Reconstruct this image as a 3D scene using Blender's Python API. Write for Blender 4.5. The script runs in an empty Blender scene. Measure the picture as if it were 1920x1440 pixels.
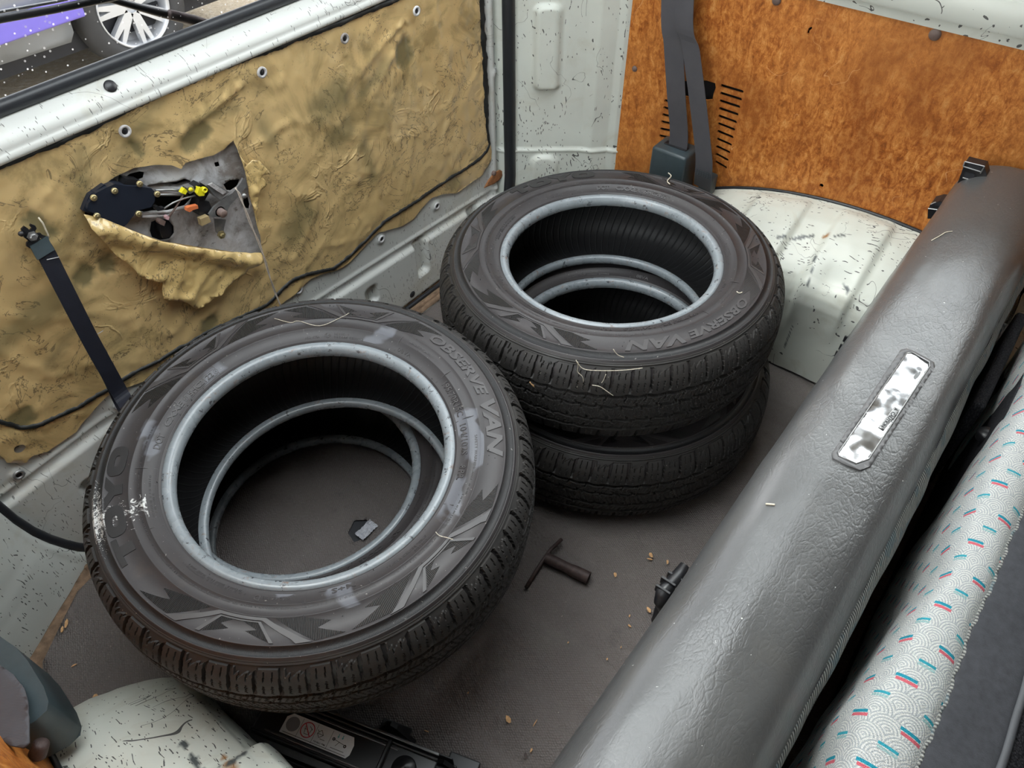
import bpy, bmesh, math, random
import numpy as np
from mathutils import Vector, Matrix, noise as mnoise
from mathutils.geometry import delaunay_2d_cdt
rnd = random.Random(7)
PI = math.pi
SC = bpy.context.scene
COL = SC.collection

# ------------------------------------------------------------------ camera
F_PX, CAM_Z, PITCH, ROLL, YAW = 1377.94, 1.2312, 0.8283, -0.0095, 0.6754
_cp, _sp = math.cos(PITCH), math.sin(PITCH)
FW = Vector((_cp*math.cos(YAW), _cp*math.sin(YAW), -_sp))
_r = FW.cross(Vector((0, 0, 1))).normalized(); _u = _r.cross(FW)
RT = math.cos(ROLL)*_r + math.sin(ROLL)*_u
UP = -math.sin(ROLL)*_r + math.cos(ROLL)*_u
CAMP = Vector((0, 0, CAM_Z))
cd = bpy.data.cameras.new('camera'); cam = bpy.data.objects.new('camera', cd); COL.objects.link(cam)
cam.matrix_world = Matrix(((RT.x, UP.x, -FW.x, 0), (RT.y, UP.y, -FW.y, 0), (RT.z, UP.z, -FW.z, CAM_Z), (0, 0, 0, 1)))
cd.sensor_fit = 'HORIZONTAL'; cd.sensor_width = 36; cd.lens = F_PX/1920*36; cd.clip_start = 0.02; cd.clip_end = 200
SC.camera = cam
# ------------------------------------------------------------------ light
W = bpy.data.worlds.new('sky'); SC.world = W; W.use_nodes = True
_n = W.node_tree; _bg = _n.nodes['Background']
_tc = _n.nodes.new('ShaderNodeTexCoord'); _sx = _n.nodes.new('ShaderNodeSeparateXYZ'); _rp = _n.nodes.new('ShaderNodeValToRGB')
_n.links.new(_tc.outputs['Generated'], _sx.inputs[0]); _n.links.new(_sx.outputs['Z'], _rp.inputs[0])
_rp.color_ramp.elements[0].position = 0.0; _rp.color_ramp.elements[0].color = (1.0, 0.985, 0.95, 1)
_rp.color_ramp.elements[1].position = 0.6; _rp.color_ramp.elements[1].color = (0.93, 0.955, 1.0, 1)
_n.links.new(_rp.outputs[0], _bg.inputs[0]); _bg.inputs[1].default_value = 7.0
sd = bpy.data.lights.new('sun', 'SUN'); sun = bpy.data.objects.new('sun', sd); COL.objects.link(sun)
sd.energy = 1.5; sd.angle = math.radians(25); sd.color = (1.0, 0.96, 0.9)
sun.rotation_euler = Vector((0.10, -0.45, -0.9)).to_track_quat('-Z', 'Y').to_euler()
SC.view_settings.view_transform = 'Standard'; SC.view_settings.look = 'None'
SC.view_settings.gamma = 1.0; SC.view_settings.use_curve_mapping = False
SC.view_settings.exposure = 0.0
SC.cycles.use_denoising = True
SC.cycles.max_bounces = 8; SC.cycles.diffuse_bounces = 5; SC.cycles.glossy_bounces = 4; SC.cycles.transparent_max_bounces = 12
SC.cycles.caustics_reflective = False; SC.cycles.caustics_refractive = False

# ------------------------------------------------------------------ measuring from the photograph
def ray(px, py): return RT*((px-960)/F_PX) - UP*((py-720)/F_PX) + FW
def at_x(px, py, X): d = ray(px, py); return CAMP + d*(X/d.x)
GD = .02           # the tailgate stands this much behind its nominal plane
def at_y(px, py, Y):
    if 1.02 < Y < 1.2: Y += GD
    d = ray(px, py); return CAMP + d*(Y/d.y)
def at_z(px, py, z=0.0): d = ray(px, py); return CAMP + d*((z-CAM_Z)/d.z)

# ------------------------------------------------------------------ objects
ORG = {}
def props(o, label=None, cat=None, group=None, kind=None):
    if label: o['label'] = label
    if cat: o['category'] = cat
    if group: o['group'] = group
    if kind: o['kind'] = kind
    return o
def thing(name, label, cat, loc=(0, 0, 0), group=None, rot=None):
    o = bpy.data.objects.new(name, None); COL.objects.link(o); o.location = loc; o.empty_display_size = .05
    if rot: o.rotation_euler = rot
    ORG[o.name] = Vector(loc) if rot is None else Vector((0, 0, 0))
    return props(o, label, cat, group)
def link(name, me, mat, parent=None, smooth=True, origin=None):
    """verts given in world space; shifted to the parent's origin"""
    if mat: me.materials.append(mat)
    o = bpy.data.objects.new(name, me); COL.objects.link(o)
    off = ORG[parent.name] if parent else (Vector(origin) if origin is not None else Vector((0, 0, 0)))
    if off.length: me.transform(Matrix.Translation(-off))
    if parent: o.parent = parent
    else: o.location = off
    ORG[o.name] = off
    if smooth: me.polygons.foreach_set('use_smooth', [True]*len(me.polygons))
    me.update()
    return o
def pm(name, V, F, mat, parent=None, smooth=False, origin=None):
    me = bpy.data.meshes.new(name); me.from_pydata([tuple(v) for v in V], [], [tuple(f) for f in F]); me.validate()
    return link(name, me, mat, parent, smooth, origin)
def autosmooth(o, ang=35):
    me = o.data; bm = bmesh.new(); bm.from_mesh(me); lim = math.radians(ang)
    for f in bm.faces: f.smooth = True
    for e in bm.edges:
        if len(e.link_faces) == 2 and e.calc_face_angle(0) > lim: e.smooth = False
    bm.to_mesh(me); bm.free(); return o
class MB:
    """collects pieces of one mesh"""
    def __init__(s): s.V = []; s.F = []
    def add(s, V, F):
        k = len(s.V); s.V += [Vector(v) for v in V]; s.F += [tuple(i+k for i in f) for f in F]; return s
    def box(s, c, size, M=None, bev=0.0):
        bm = bmesh.new(); bmesh.ops.create_cube(bm, size=1)
        for v in bm.verts: v.co = Vector((v.co.x*size[0], v.co.y*size[1], v.co.z*size[2]))
        if bev: bmesh.ops.bevel(bm, geom=bm.edges[:], offset=bev, segments=3, affect='EDGES', profile=.5)
        bm.verts.index_update()
        V = [(M @ v.co if M else v.co) + Vector(c) for v in bm.verts]; F = [[v.index for v in f.verts] for f in bm.faces]; bm.free()
        return s.add(V, F)
    def tube(s, pts, r, n=10, cap=True, rr=None):
        pts = [Vector(p) for p in pts]; V = []; F = []
        t0 = (pts[1]-pts[0]).normalized(); a = t0.orthogonal().normalized()
        for i, p in enumerate(pts):
            t = (pts[min(i+1, len(pts)-1)]-pts[max(i-1, 0)]).normalized()
            a = (a - t*a.dot(t)).normalized(); b = t.cross(a); R = rr[i] if rr else r
            for k in range(n):
                w = 2*PI*k/n; V.append(p+a*(R*math.cos(w))+b*(R*math.sin(w)))
        for i in range(len(pts)-1):
            for k in range(n): F.append((i*n+k, i*n+(k+1) % n, (i+1)*n+(k+1) % n, (i+1)*n+k))
        if cap: F += [tuple(reversed(range(n))), tuple(range((len(pts)-1)*n, len(pts)*n))]
        return s.add(V, F)
    def ribbon(s, pts, wv, th):
        """flat strap: centre points, width vectors (full), thickness"""
        pts = [Vector(p) for p in pts]; V = []; F = []; m = len(pts)
        for i, p in enumerate(pts):
            t = (pts[min(i+1, m-1)]-pts[max(i-1, 0)]).normalized(); w = Vector(wv[i] if isinstance(wv, list) else wv)
            nn = t.cross(w).normalized()*th/2
            V += [p-w/2-nn, p+w/2-nn, p+w/2+nn, p-w/2+nn]
        for i in range(m-1):
            for k in range(4): F.append((i*4+k, i*4+(k+1) % 4, (i+1)*4+(k+1) % 4, (i+1)*4+k))
        F += [(3, 2, 1, 0), tuple((m-1)*4+k for k in range(4))]
        return s.add(V, F)
    def lathe(s, prof, c=(0, 0, 0), M=None, n=24, close=False):
        V = []; F = []; m = len(prof)
        for i in range(n):
            w = 2*PI*i/n
            for (r, z) in prof:
                v = Vector((r*math.cos(w), r*math.sin(w), z)); V.append((M @ v if M else v)+Vector(c))
        for i in range(n):
            j = (i+1) % n
            for k in range(m if close else m-1): F.append((i*m+k, j*m+k, j*m+(k+1) % m, i*m+(k+1) % m))
        return s.add(V, F)
    def prism(s, poly, h, M):
        """2-D outline (list of x,y) extruded by h along local z, placed with matrix M"""
        n = len(poly); r = delaunay_2d_cdt([Vector(p) for p in poly], [], [list(range(n))], 1, 1e-6)
        vs, fs = r[0], r[2]
        V = [M @ Vector((p.x, p.y, h)) for p in vs]+[M @ Vector((p.x, p.y, 0)) for p in vs]; k = len(vs)
        F = [tuple(f) for f in fs]+[tuple(i+k for i in reversed(f)) for f in fs]
        o = len(V); V += [M @ Vector((p[0], p[1], h)) for p in poly]+[M @ Vector((p[0], p[1], 0)) for p in poly]
        F += [(o+i, o+n+i, o+n+(i+1) % n, o+(i+1) % n) for i in range(n)]
        return s.add(V, F)
    def build(s, name, mat, parent=None, smooth=False, origin=None, auto=None):
        o = pm(name, s.V, s.F, mat, parent, smooth, origin)
        if auto: autosmooth(o, auto)
        return o
def basis(x, y, z, o=(0, 0, 0)):
    x, y, z = Vector(x), Vector(y), Vector(z); o = Vector(o)
    return Matrix(((x.x, y.x, z.x, o.x), (x.y, y.y, z.y, o.y), (x.z, y.z, z.z, o.z), (0, 0, 0, 1)))
def face_to(d, o=(0, 0, 0)):
    """matrix whose z axis is d"""
    d = Vector(d).normalized(); x = d.orthogonal().normalized(); return basis(x, d.cross(x), d, o)
def inside(p, poly):
    x, y = p; c = False; n = len(poly); j = n-1
    for i in range(n):
        xi, yi = poly[i]; xj, yj = poly[j]
        if (yi > y) != (yj > y) and x < (xj-xi)*(y-yi)/(yj-yi)+xi: c = not c
        j = i
    return c
def slab(outline, holes, sp, f3, th=None, jit=0.0, name='sheet', mat=None, parent=None, smooth=True, origin=None, attr=None):
    """flat outline with holes, filled with a grid of points and mapped to 3-D by f3(x,y)->Vector; th: vector of the back side"""
    pts = []; edges = []
    def ring(poly):
        k0 = len(pts); q = []
        n = len(poly)
        for i in range(n):
            a = poly[i]; b = poly[(i+1) % n]; L = math.hypot(b[0]-a[0], b[1]-a[1]); m = max(1, int(L/sp))
            for k in range(m): q.append((a[0]+(b[0]-a[0])*k/m, a[1]+(b[1]-a[1])*k/m))
        pts.extend(q); m = len(q); edges.extend((k0+i, k0+(i+1) % m) for i in range(m)); return q
    R0 = ring(outline); RH = [ring(h) for h in holes]
    xs = [p[0] for p in outline]; ys = [p[1] for p in outline]
    x = min(xs)+sp*.5; row = 0
    while x < max(xs):
        y = min(ys)+sp*(.25 if row % 2 else .75)
        while y < max(ys):
            q = (x+rnd.uniform(-jit, jit)*sp, y+rnd.uniform(-jit, jit)*sp)
            if inside(q, outline) and not any(inside(q, h) for h in holes): pts.append(q)
            y += sp
        x += sp; row += 1
    r = delaunay_2d_cdt([Vector(p) for p in pts], edges, [], 0, 1e-6)
    vs, fs = r[0], r[2]; F = []
    for f in fs:
        c = sum((vs[i] for i in f), Vector((0, 0)))/len(f)
        if inside(c, outline) and not any(inside(c, h) for h in holes): F.append(tuple(f))
    V = [f3(p.x, p.y) for p in vs]; n = len(V)
    if th is not None:
        th = Vector(th); cnt = {}
        for f in F:
            for i in range(len(f)):
                a, b = f[i], f[(i+1) % len(f)]; cnt[(a, b)] = 1
        B = [(a, b) for (a, b) in cnt if (b, a) not in cnt]
        V += [v+th for v in V]; F = F+[tuple(i+n for i in reversed(f)) for f in F]+[(b, a, a+n, b+n) for a, b in B]
    o = pm(name, V, F, mat, parent, smooth, origin)
    if attr:
        for an, fn in attr.items():
            A = o.data.attributes.new(an, 'FLOAT', 'POINT'); vals = [fn(p.x, p.y) for p in vs]
            if th is not None: vals = vals*2
            if len(vals) == len(o.data.vertices): A.data.foreach_set('value', vals)
    return o
def sm(a, b, x):
    t = min(1, max(0, (x-a)/(b-a))); return t*t*(3-2*t)
def fbm(x, y, z=0, o=4): return mnoise.fractal(Vector((x, y, z)), 1.0, 2.0, o, noise_basis='PERLIN_ORIGINAL')

# ------------------------------------------------------------------ materials
class NT:
    def __init__(s, name, rough=.5, metal=0.0, color=(.5, .5, .5), spec=.5, coat=0.0):
        s.m = bpy.data.materials.new(name); s.m.use_nodes = True; s.t = s.m.node_tree; s.b = s.t.nodes['Principled BSDF']
        s.b.inputs['Base Color'].default_value = (*color, 1); s.b.inputs['Roughness'].default_value = rough
        s.b.inputs['Metallic'].default_value = metal; s.b.inputs['Specular IOR Level'].default_value = spec
        if coat: s.b.inputs['Coat Weight'].default_value = coat; s.b.inputs['Coat Roughness'].default_value = .22
        s.co = None
    def nd(s, t, **k):
        n = s.t.nodes.new('ShaderNode'+t)
        for a, v in k.items(): setattr(n, a, v)
        return n
    def put(s, sock, v):
        if hasattr(v, 'links') or isinstance(v, bpy.types.NodeSocket): s.t.links.new(v, sock)
        elif v is not None: sock.default_value = v
    def coord(s, scale=(1, 1, 1), rot=(0, 0, 0), kind='Object', loc=(0, 0, 0)):
        if s.co is None: s.co = s.nd('TexCoord')
        m = s.nd('Mapping'); m.inputs['Scale'].default_value = scale; m.inputs['Rotation'].default_value = rot; m.inputs['Location'].default_value = loc
        s.t.links.new(s.co.outputs[kind], m.inputs[0]); return m.outputs[0]
    def noise(s, scale, detail=3, rough=.55, dist=0.0, v=None):
        n = s.nd('TexNoise'); n.inputs['Scale'].default_value = scale; n.inputs['Detail'].default_value = detail
        n.inputs['Roughness'].default_value = rough; n.inputs['Distortion'].default_value = dist
        s.put(n.inputs['Vector'], v if v is not None else s.coord()); return n.outputs['Fac']
    def vor(s, scale, v=None, feature='F1', out='Distance', rnds=1.0):
        n = s.nd('TexVoronoi', feature=feature); n.inputs['Scale'].default_value = scale; n.inputs['Randomness'].default_value = rnds
        s.put(n.inputs['Vector'], v if v is not None else s.coord()); return n.outputs[out]
    def ramp(s, f, *st):
        n = s.nd('ValToRGB'); s.t.links.new(f, n.inputs[0]); e = n.color_ramp.elements
        while len(e) < len(st): e.new(.5)
        for i, (p, c) in enumerate(st):
            e[i].position = p; e[i].color = (*c, 1) if isinstance(c, tuple) else (c, c, c, 1)
        return n.outputs[0]
    def mix(s, f, a, b, mode='MIX'):
        n = s.nd('Mix', data_type='RGBA', blend_type=mode); s.put(n.inputs[0], f)
        for sk, v in ((n.inputs[6], a), (n.inputs[7], b)): s.put(sk, (*v, 1) if isinstance(v, tuple) and len(v) == 3 else v)
        return n.outputs[2]
    def ma(s, op, a, b=None, c=None):
        n = s.nd('Math', operation=op); s.put(n.inputs[0], a)
        if b is not None: s.put(n.inputs[1], b)
        if c is not None: s.put(n.inputs[2], c)
        return n.outputs[0]
    def attr(s, name):
        n = s.nd('Attribute', attribute_name=name); return n.outputs['Fac']
    def bump(s, h, strength=.3, dist=.001, prev=None):
        n = s.nd('Bump'); n.inputs['Strength'].default_value = strength; n.inputs['Distance'].default_value = dist
        s.t.links.new(h, n.inputs['Height'])
        if prev is not None: s.t.links.new(prev, n.inputs['Normal'])
        return n.outputs[0]
    def out(s, color=None, rough=None, normal=None):
        if color is not None: s.put(s.b.inputs['Base Color'], color)
        if rough is not None: s.put(s.b.inputs['Roughness'], rough)
        if normal is not None: s.t.links.new(normal, s.b.inputs['Normal'])
        return s.m
def plain(name, color, rough=.5, metal=0.0, spec=.5, var=.12, bump=0.0, scale=60, coat=0.0):
    n = NT(name, rough, metal, color, spec, coat); f = n.noise(scale, 4)
    c = n.mix(f, tuple(x*(1-var*1.6) for x in color), tuple(min(1, x*(1+var*1.6)) for x in color))
    nr = n.bump(n.noise(scale*6, 3), bump, .0006) if bump else None
    return n.out(c, None, nr)

def paint(name, base=(.66, .68, .62), amount=1.0, dirt=.5, attrs=False):
    n = NT(name, .42, 0, base, .5)
    low = n.ramp(n.noise(4, 4, .6), (.35, tuple(x*.93 for x in base)), (.65, tuple(min(1, x*1.05) for x in base)))
    c = n.mix(n.ma('MULTIPLY', n.ramp(n.noise(9, 6, .65, .8), (.55, 0.0), (.75, 1.0)), dirt), low, (.42, .38, .27))
    # long thin wandering scratches
    l1 = n.ma('LESS_THAN', n.ma('ABSOLUTE', n.ma('SUBTRACT', n.noise(5, 3, .5, 1.2), .5)), .0016)
    l1 = n.ma('MULTIPLY', l1, n.ma('GREATER_THAN', n.noise(9, 2), .50))
    # short strokes in three directions
    tot = l1
    for i, (rot, k) in enumerate((((.3, .2, .5), .86), ((1.2, .9, -.7), .88), ((.1, 1.3, 2.1), .88))):
        v = n.coord((460, 42, 42), rot, loc=(i*3.3, i, 0))
        wv = n.nd('VectorMath', operation='ADD'); s_ = n.nd('TexNoise'); s_.inputs['Scale'].default_value = 14
        n.t.links.new(n.coord(), s_.inputs['Vector']); sc = n.nd('VectorMath', operation='SCALE'); sc.inputs['Scale'].default_value = 14
        n.t.links.new(s_.outputs['Color'], sc.inputs[0]); n.t.links.new(v, wv.inputs[0]); n.t.links.new(sc.outputs[0], wv.inputs[1])
        d = n.nd('TexVoronoi'); d.inputs['Scale'].default_value = 1; n.t.links.new(wv.outputs[0], d.inputs['Vector'])
        sep = n.nd('SeparateColor'); n.t.links.new(d.outputs['Color'], sep.inputs[0])
        st = n.ma('MULTIPLY', n.ma('LESS_THAN', n.ma('ADD', d.outputs['Distance'], n.ma('MULTIPLY', n.noise(300, 2), .35)), .50), n.ma('GREATER_THAN', sep.outputs[0], k))
        st = n.ma('MULTIPLY', st, n.ma('GREATER_THAN', n.noise(6+i*2, 3, .6), .50))
        tot = n.ma('MAXIMUM', tot, st)
    tot = n.ma('MULTIPLY', tot, amount)
    c = n.mix(tot, c, (.10, .10, .095))
    if attrs:
        c = n.mix(n.attr('rust'), c, (.33, .15, .04)); c = n.mix(n.attr('chip'), c, (.09, .10, .10))
    nr = n.bump(n.noise(260, 3), .12, .0004, n.bump(tot, .5, .0004))
    return n.out(c, n.ma('ADD', n.ma('MULTIPLY', tot, .3), .38), nr)
MAT = {}
MAT['paint'] = paint('white_paint', (.64, .665, .61), 1.0, .35)
MAT['paint_arch'] = paint('arch_paint', (.67, .69, .62), 1.0, .5, True)
MAT['paint_gate'] = paint('gate_paint', (.60, .61, .585), .8, .45)
MAT['paint_corner'] = paint('corner_paint', (.58, .60, .565), 1.3, .5)

def rubber(name, scuff=False):
    n = NT(name, .45, 0, (.045, .04, .04), .40)
    tc = n.coord(); sx = n.nd('SeparateXYZ'); n.t.links.new(tc, sx.inputs[0])
    r = n.ma('SQRT', n.ma('ADD', n.ma('POWER', sx.outputs[0], 2.0), n.ma('POWER', sx.outputs[1], 2.0)))
    c = n.mix(n.noise(7, 5, .6, .4), (.028, .026, .028), (.052, .045, .045))
    c = n.mix(n.ramp(n.noise(14, 6, .7), (.60, 0.0), (.8, .4)), c, (.10, .075, .058))
    # finely ribbed dark band next to the tread
    band = n.ma('MULTIPLY', n.ma('GREATER_THAN', r, .2812), n.ma('LESS_THAN', r, .2925))
    c = n.mix(n.ma('MULTIPLY', band, .95), c, (.012, .012, .013))
    ang = n.ma('ARCTAN2', sx.outputs[1], sx.outputs[0]); rib = n.ma('MULTIPLY', n.ma('SINE', n.ma('MULTIPLY', ang, 1500.0)), band)
    inner = n.ma('LESS_THAN', n.ma('ABSOLUTE', sx.outputs[2]), .0)
    if scuff:
        fall = n.ramp(n.ma('ABSOLUTE', n.ma('SUBTRACT', ang, 2.65)), (.0, 1.0), (.75, 0.0))
        edge = n.ramp(r, (.236, .35), (.250, .25), (.272, .55), (.284, 1.0), (.296, 1.0))
        fl = n.ma('MULTIPLY', fall, edge)
        sp = n.ma('GREATER_THAN', n.ma('MULTIPLY', n.noise(240, 5, .8, .8), n.ma('ADD', fl, n.ma('MULTIPLY', n.noise(25, 3), .35))), .555)
        sp2 = n.ma('MULTIPLY', n.ma('GREATER_THAN', n.ma('MULTIPLY', n.noise(70, 6, .8, 1.5), fall), .525), n.ma('GREATER_THAN', r, .225))
        c = n.mix(n.ma('MAXIMUM', sp, sp2), c, (.62, .62, .60))
        fall2 = n.ma('MULTIPLY', n.ma('GREATER_THAN', r, .213), n.ma('LESS_THAN', r, .25))
        hz = n.ma('MULTIPLY', n.ramp(n.noise(11, 3, .5, .5), (.565, 0.0), (.60, .5)), fall2)
        c = n.mix(hz, c, (.20, .21, .24))
    sep = n.ma('GREATER_THAN', n.noise(190, 2), .735); c = n.mix(n.ma('MULTIPLY', sep, .6), c, (.35, .33, .30))
    nr = n.bump(n.noise(300, 4), .18, .0005, n.bump(rib, .35, .0004))
    return n.out(c, n.ramp(n.noise(10, 4), (.3, .36), (.7, .50)), nr)
MAT['rubber'] = rubber('sidewall_rubber'); MAT['rubber_scuffed'] = rubber('scuffed_sidewall_rubber', True)
def tread_mat():
    n = NT('tread_rubber', .6, 0, (.03, .028, .026), .4)
    c = n.mix(n.noise(12, 5, .6), (.019, .018, .018), (.036, .032, .029))
    c = n.mix(n.ma('MULTIPLY', n.ma('GREATER_THAN', n.noise(230, 2), .74), .7), c, (.42, .38, .30))
    c = n.mix(n.ramp(n.noise(22, 6, .7), (.62, 0.0), (.8, .35)), c, (.09, .068, .048))
    return n.out(c, n.ramp(n.noise(18, 3), (.3, .5), (.7, .75)), n.bump(n.noise(500, 3), .2, .0004))
MAT['tread'] = tread_mat()
def liner_mat():
    n = NT('liner_rubber', .55, 0, (.02, .02, .022), .4)
    sx = n.nd('SeparateXYZ'); n.t.links.new(n.coord(), sx.inputs[0]); ang = n.ma('ARCTAN2', sx.outputs[1], sx.outputs[0])
    w = n.ma('POWER', n.ma('ABSOLUTE', n.ma('SINE', n.ma('ADD', n.ma('MULTIPLY', ang, 62.0), n.ma('MULTIPLY', sx.outputs[2], 55.0)))), 24.0)
    return n.out(n.mix(w, (.016, .016, .017), (.028, .028, .03)), .55, n.bump(w, .8, .0015))
MAT['liner'] = liner_mat()
def bead_mat():
    n = NT('bead_rubber', .3, 0, (.2, .22, .24), .6)
    c = n.mix(n.noise(40, 5, .7), (.17, .19, .205), (.29, .32, .34))
    c = n.mix(n.ramp(n.noise(60, 6, .75, .5), (.58, 0.0), (.66, .8)), c, (.20, .13, .10))
    c = n.mix(n.ramp(n.noise(75, 5, .7), (.60, 0.0), (.63, .9)), c, (.035, .035, .04))
    return n.out(c, n.ramp(n.noise(25, 3), (.3, .20), (.7, .34)), n.bump(n.noise(160, 4), .2, .0006))
MAT['bead'] = bead_mat()
def letter_mat(name, a, b, hatch=False):
    n = NT(name, .42, 0, a, .5); c = n.mix(n.noise(20, 4), a, b); nr = None
    if hatch:
        sx = n.nd('SeparateXYZ'); n.t.links.new(n.coord(), sx.inputs[0])
        ang = n.ma('ARCTAN2', sx.outputs[1], sx.outputs[0]); w = n.ma('SINE', n.ma('MULTIPLY', ang, 820.0))
        nr = n.bump(w, .9, .0006); c = n.mix(n.ma('GREATER_THAN', w, .1), tuple(x*.55 for x in a), b)
    return n.out(c, None, nr)
MAT['letter'] = letter_mat('raised_letter_rubber', (.036, .034, .036), (.062, .055, .054))
MAT['letter_dark'] = letter_mat('smooth_letter_rubber', (.016, .0155, .017), (.027, .025, .025))
MAT['hatch'] = letter_mat('hatched_rubber', (.014, .0135, .014), (.026, .024, .024), True)

def mat_floor():
    n = NT('rubber_mat', .55, 0, (.09, .085, .085), .4)
    c = n.mix(n.noise(3.2, 5, .6, .4), (.105, .090, .085), (.165, .142, .132))
    c = n.mix(n.ramp(n.noise(5, 5, .7), (.55, 0.0), (.8, .7)), c, (.17, .16, .14))
    c = n.mix(n.ramp(n.noise(16, 6, .75), (.60, 0.0), (.72, .45)), c, (.05, .047, .045))
    g = n.vor(330, n.coord((1, .62, 1), (0, 0, .7)), rnds=.35); c = n.mix(n.ma('MULTIPLY', n.ma('SUBTRACT', .6, g), .45), c, (.30, .28, .27))
    c = n.mix(n.ma('GREATER_THAN', n.noise(210, 2), .755), c, (.38, .34, .28))
    return n.out(c, n.ramp(n.noise(9, 3), (.3, .45), (.7, .62)), n.bump(g, 1.0, .0022, n.bump(n.noise(60, 4), .2, .001)))
MAT['mat'] = mat_floor()
def leather():
    n = NT('grey_vinyl', .38, 0, (.1, .1, .1), .8, .22)
    c = n.mix(n.noise(3, 5, .6), (.058, .059, .061), (.088, .087, .085)); c = n.mix(n.ramp(n.noise(6, 6, .7), (.55, 0.0), (.8, .3)), c, (.12, .108, .09))
    # dry creases: distorted voronoi cell borders
    v = n.nd('VectorMath', operation='ADD'); t = n.nd('TexNoise'); t.inputs['Scale'].default_value = 18; t.inputs['Detail'].default_value = 4
    n.t.links.new(n.coord(), t.inputs['Vector']); s_ = n.nd('VectorMath', operation='SCALE'); s_.inputs['Scale'].default_value = .035
    n.t.links.new(t.outputs['Color'], s_.inputs[0]); n.t.links.new(n.coord((1, 1.9, 1.9)), v.inputs[0]); n.t.links.new(s_.outputs[0], v.inputs[1])
    e1 = n.vor(62, v.outputs[0], 'DISTANCE_TO_EDGE'); e2 = n.vor(150, v.outputs[0], 'DISTANCE_TO_EDGE')
    h = n.ma('ADD', n.ma('MULTIPLY', n.ramp(e1, (0, 0.0), (.16, 1.0)), .7), n.ma('MULTIPLY', n.ramp(e2, (0, 0.0), (.2, 1.0)), .4))
    msk = n.ramp(n.noise(4.5, 3), (.38, .12), (.62, 1.0)); h = n.ma('MULTIPLY', h, msk)
    nr = n.bump(n.noise(700, 2), .12, .0003, n.bump(h, .30, .0009, n.bump(n.noise(9, 3, .5), .35, .006)))
    c = n.mix(n.ma('GREATER_THAN', n.noise(170, 2), .765), c, (.5, .5, .48))
    return n.out(c, n.ramp(n.noise(7, 4), (.3, .27), (.7, .38)), nr)
MAT['vinyl'] = leather()
def board_mat():
    n = NT('hardboard', .5, 0, (.4, .18, .06), .35)
    v = n.coord((1, 1.5, .62)); a = n.noise(42, 8, .74, .9, v); b = n.noise(3.5, 4, .6); a2 = n.noise(75, 6, .7, .3)
    a = n.ma('ADD', n.ma('MULTIPLY', a, .6), n.ma('MULTIPLY', a2, .4))
    c = n.ramp(a, (.36, (.19, .046, .006)), (.47, (.42, .125, .020)), (.54, (.60, .22, .045)), (.64, (.74, .35, .105)))
    c = n.mix(n.ramp(b, (.36, .45), (.60, 0.0)), c, (.58, .235, .060)); c = n.mix(n.ramp(n.noise(4.2, 5, .6, .6), (.48, 0.0), (.66, .6)), c, (.25, .065, .009))
    fine = n.noise(300, 5, .75); c = n.mix(n.ramp(fine, (.54, 0.0), (.72, .6)), c, (.15, .04, .008)); c = n.mix(n.ramp(fine, (.30, .5), (.40, 0.0)), c, (.78, .42, .15))
    ln = n.ma('LESS_THAN', n.ma('ABSOLUTE', n.ma('SUBTRACT', n.noise(5, 3, .5, .3), .5)), .0012)
    ln = n.ma('MULTIPLY', ln, n.ma('GREATER_THAN', n.noise(6, 2), .55)); c = n.mix(n.ma('MULTIPLY', ln, .5), c, (.74, .40, .17))
    return n.out(c, n.ramp(a, (.3, .42), (.7, .6)), n.bump(fine, .35, .0006, n.bump(a, .3, .0015)))
MAT['board'] = board_mat()
def film(name, lo, hi, dark=.6, hole=True):
    n = NT(name, .30, 0, lo, .6)
    c = n.mix(n.noise(6, 5, .6, .5), lo, hi)
    c = n.mix(n.ramp(n.noise(5, 6, .65, 1.5), (.50, 0.0), (.62, dark)), c, (.25, .185, .075))
    c = n.mix(n.ramp(n.noise(38, 5, .8, 1.0), (.62, 0.0), (.70, .55)), c, (.09, .065, .03))
    k = n.ma('MULTIPLY', n.ma('LESS_THAN', n.ma('ABSOLUTE', n.ma('SUBTRACT', n.noise(9, 5, .65, 1.6), .5)), .008), n.ma('GREATER_THAN', n.noise(7, 2), .49))
    c = n.mix(n.ma('MULTIPLY', k, .6), c, (.06, .045, .03))
    dots = n.ma('MULTIPLY', n.ma('LESS_THAN', n.vor(210), .17), n.ramp(n.noise(11, 4), (.5, 0.0), (.6, .8))); c = n.mix(dots, c, (.07, .05, .03))
    if hole: c = n.mix(n.ma('MULTIPLY', n.attr('shade'), .8), c, (.15, .135, .065))
    w1 = n.ma('ABSOLUTE', n.ma('SUBTRACT', n.noise(11, 4, .5, 1.1), .5)); w1 = n.ma('MULTIPLY', n.ramp(w1, (0, 1.0), (.035, 0.0)), n.ramp(n.noise(6, 3), (.54, 0.0), (.64, 1.0)))
    nr = n.bump(w1, .5, .003, n.bump(n.noise(16, 3, .5, .6), .20, .005, n.bump(n.noise(90, 3, .5), .12, .001)))
    n.b.inputs['Coat Weight'].default_value = .8; n.b.inputs['Coat Roughness'].default_value = .10
    return n.out(c, n.ramp(n.noise(8, 3), (.3, .28), (.7, .45)), nr)
MAT['film'] = film('vapour_film', (.56, .385, .16), (.72, .525, .26))
MAT['flap'] = film('folded_film', (.62, .43, .16), (.76, .56, .26), .2, False)
def fabric(name, a, b, sc=420):
    n = NT(name, .9, 0, a, .2); w = n.vor(sc, n.coord((1, 1, .55))); c = n.mix(n.ramp(w, (.1, 1.0), (.7, 0.0)), a, b)
    return n.out(c, .92, n.bump(w, .8, .0012))
MAT['fabric_dark'] = fabric('dark_knit', (.018, .018, .022), (.05, .05, .056))
MAT['velour'] = plain('grey_velour', (.060, .062, .070), .85, var=.25, bump=.5, scale=120, spec=.25)
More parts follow.
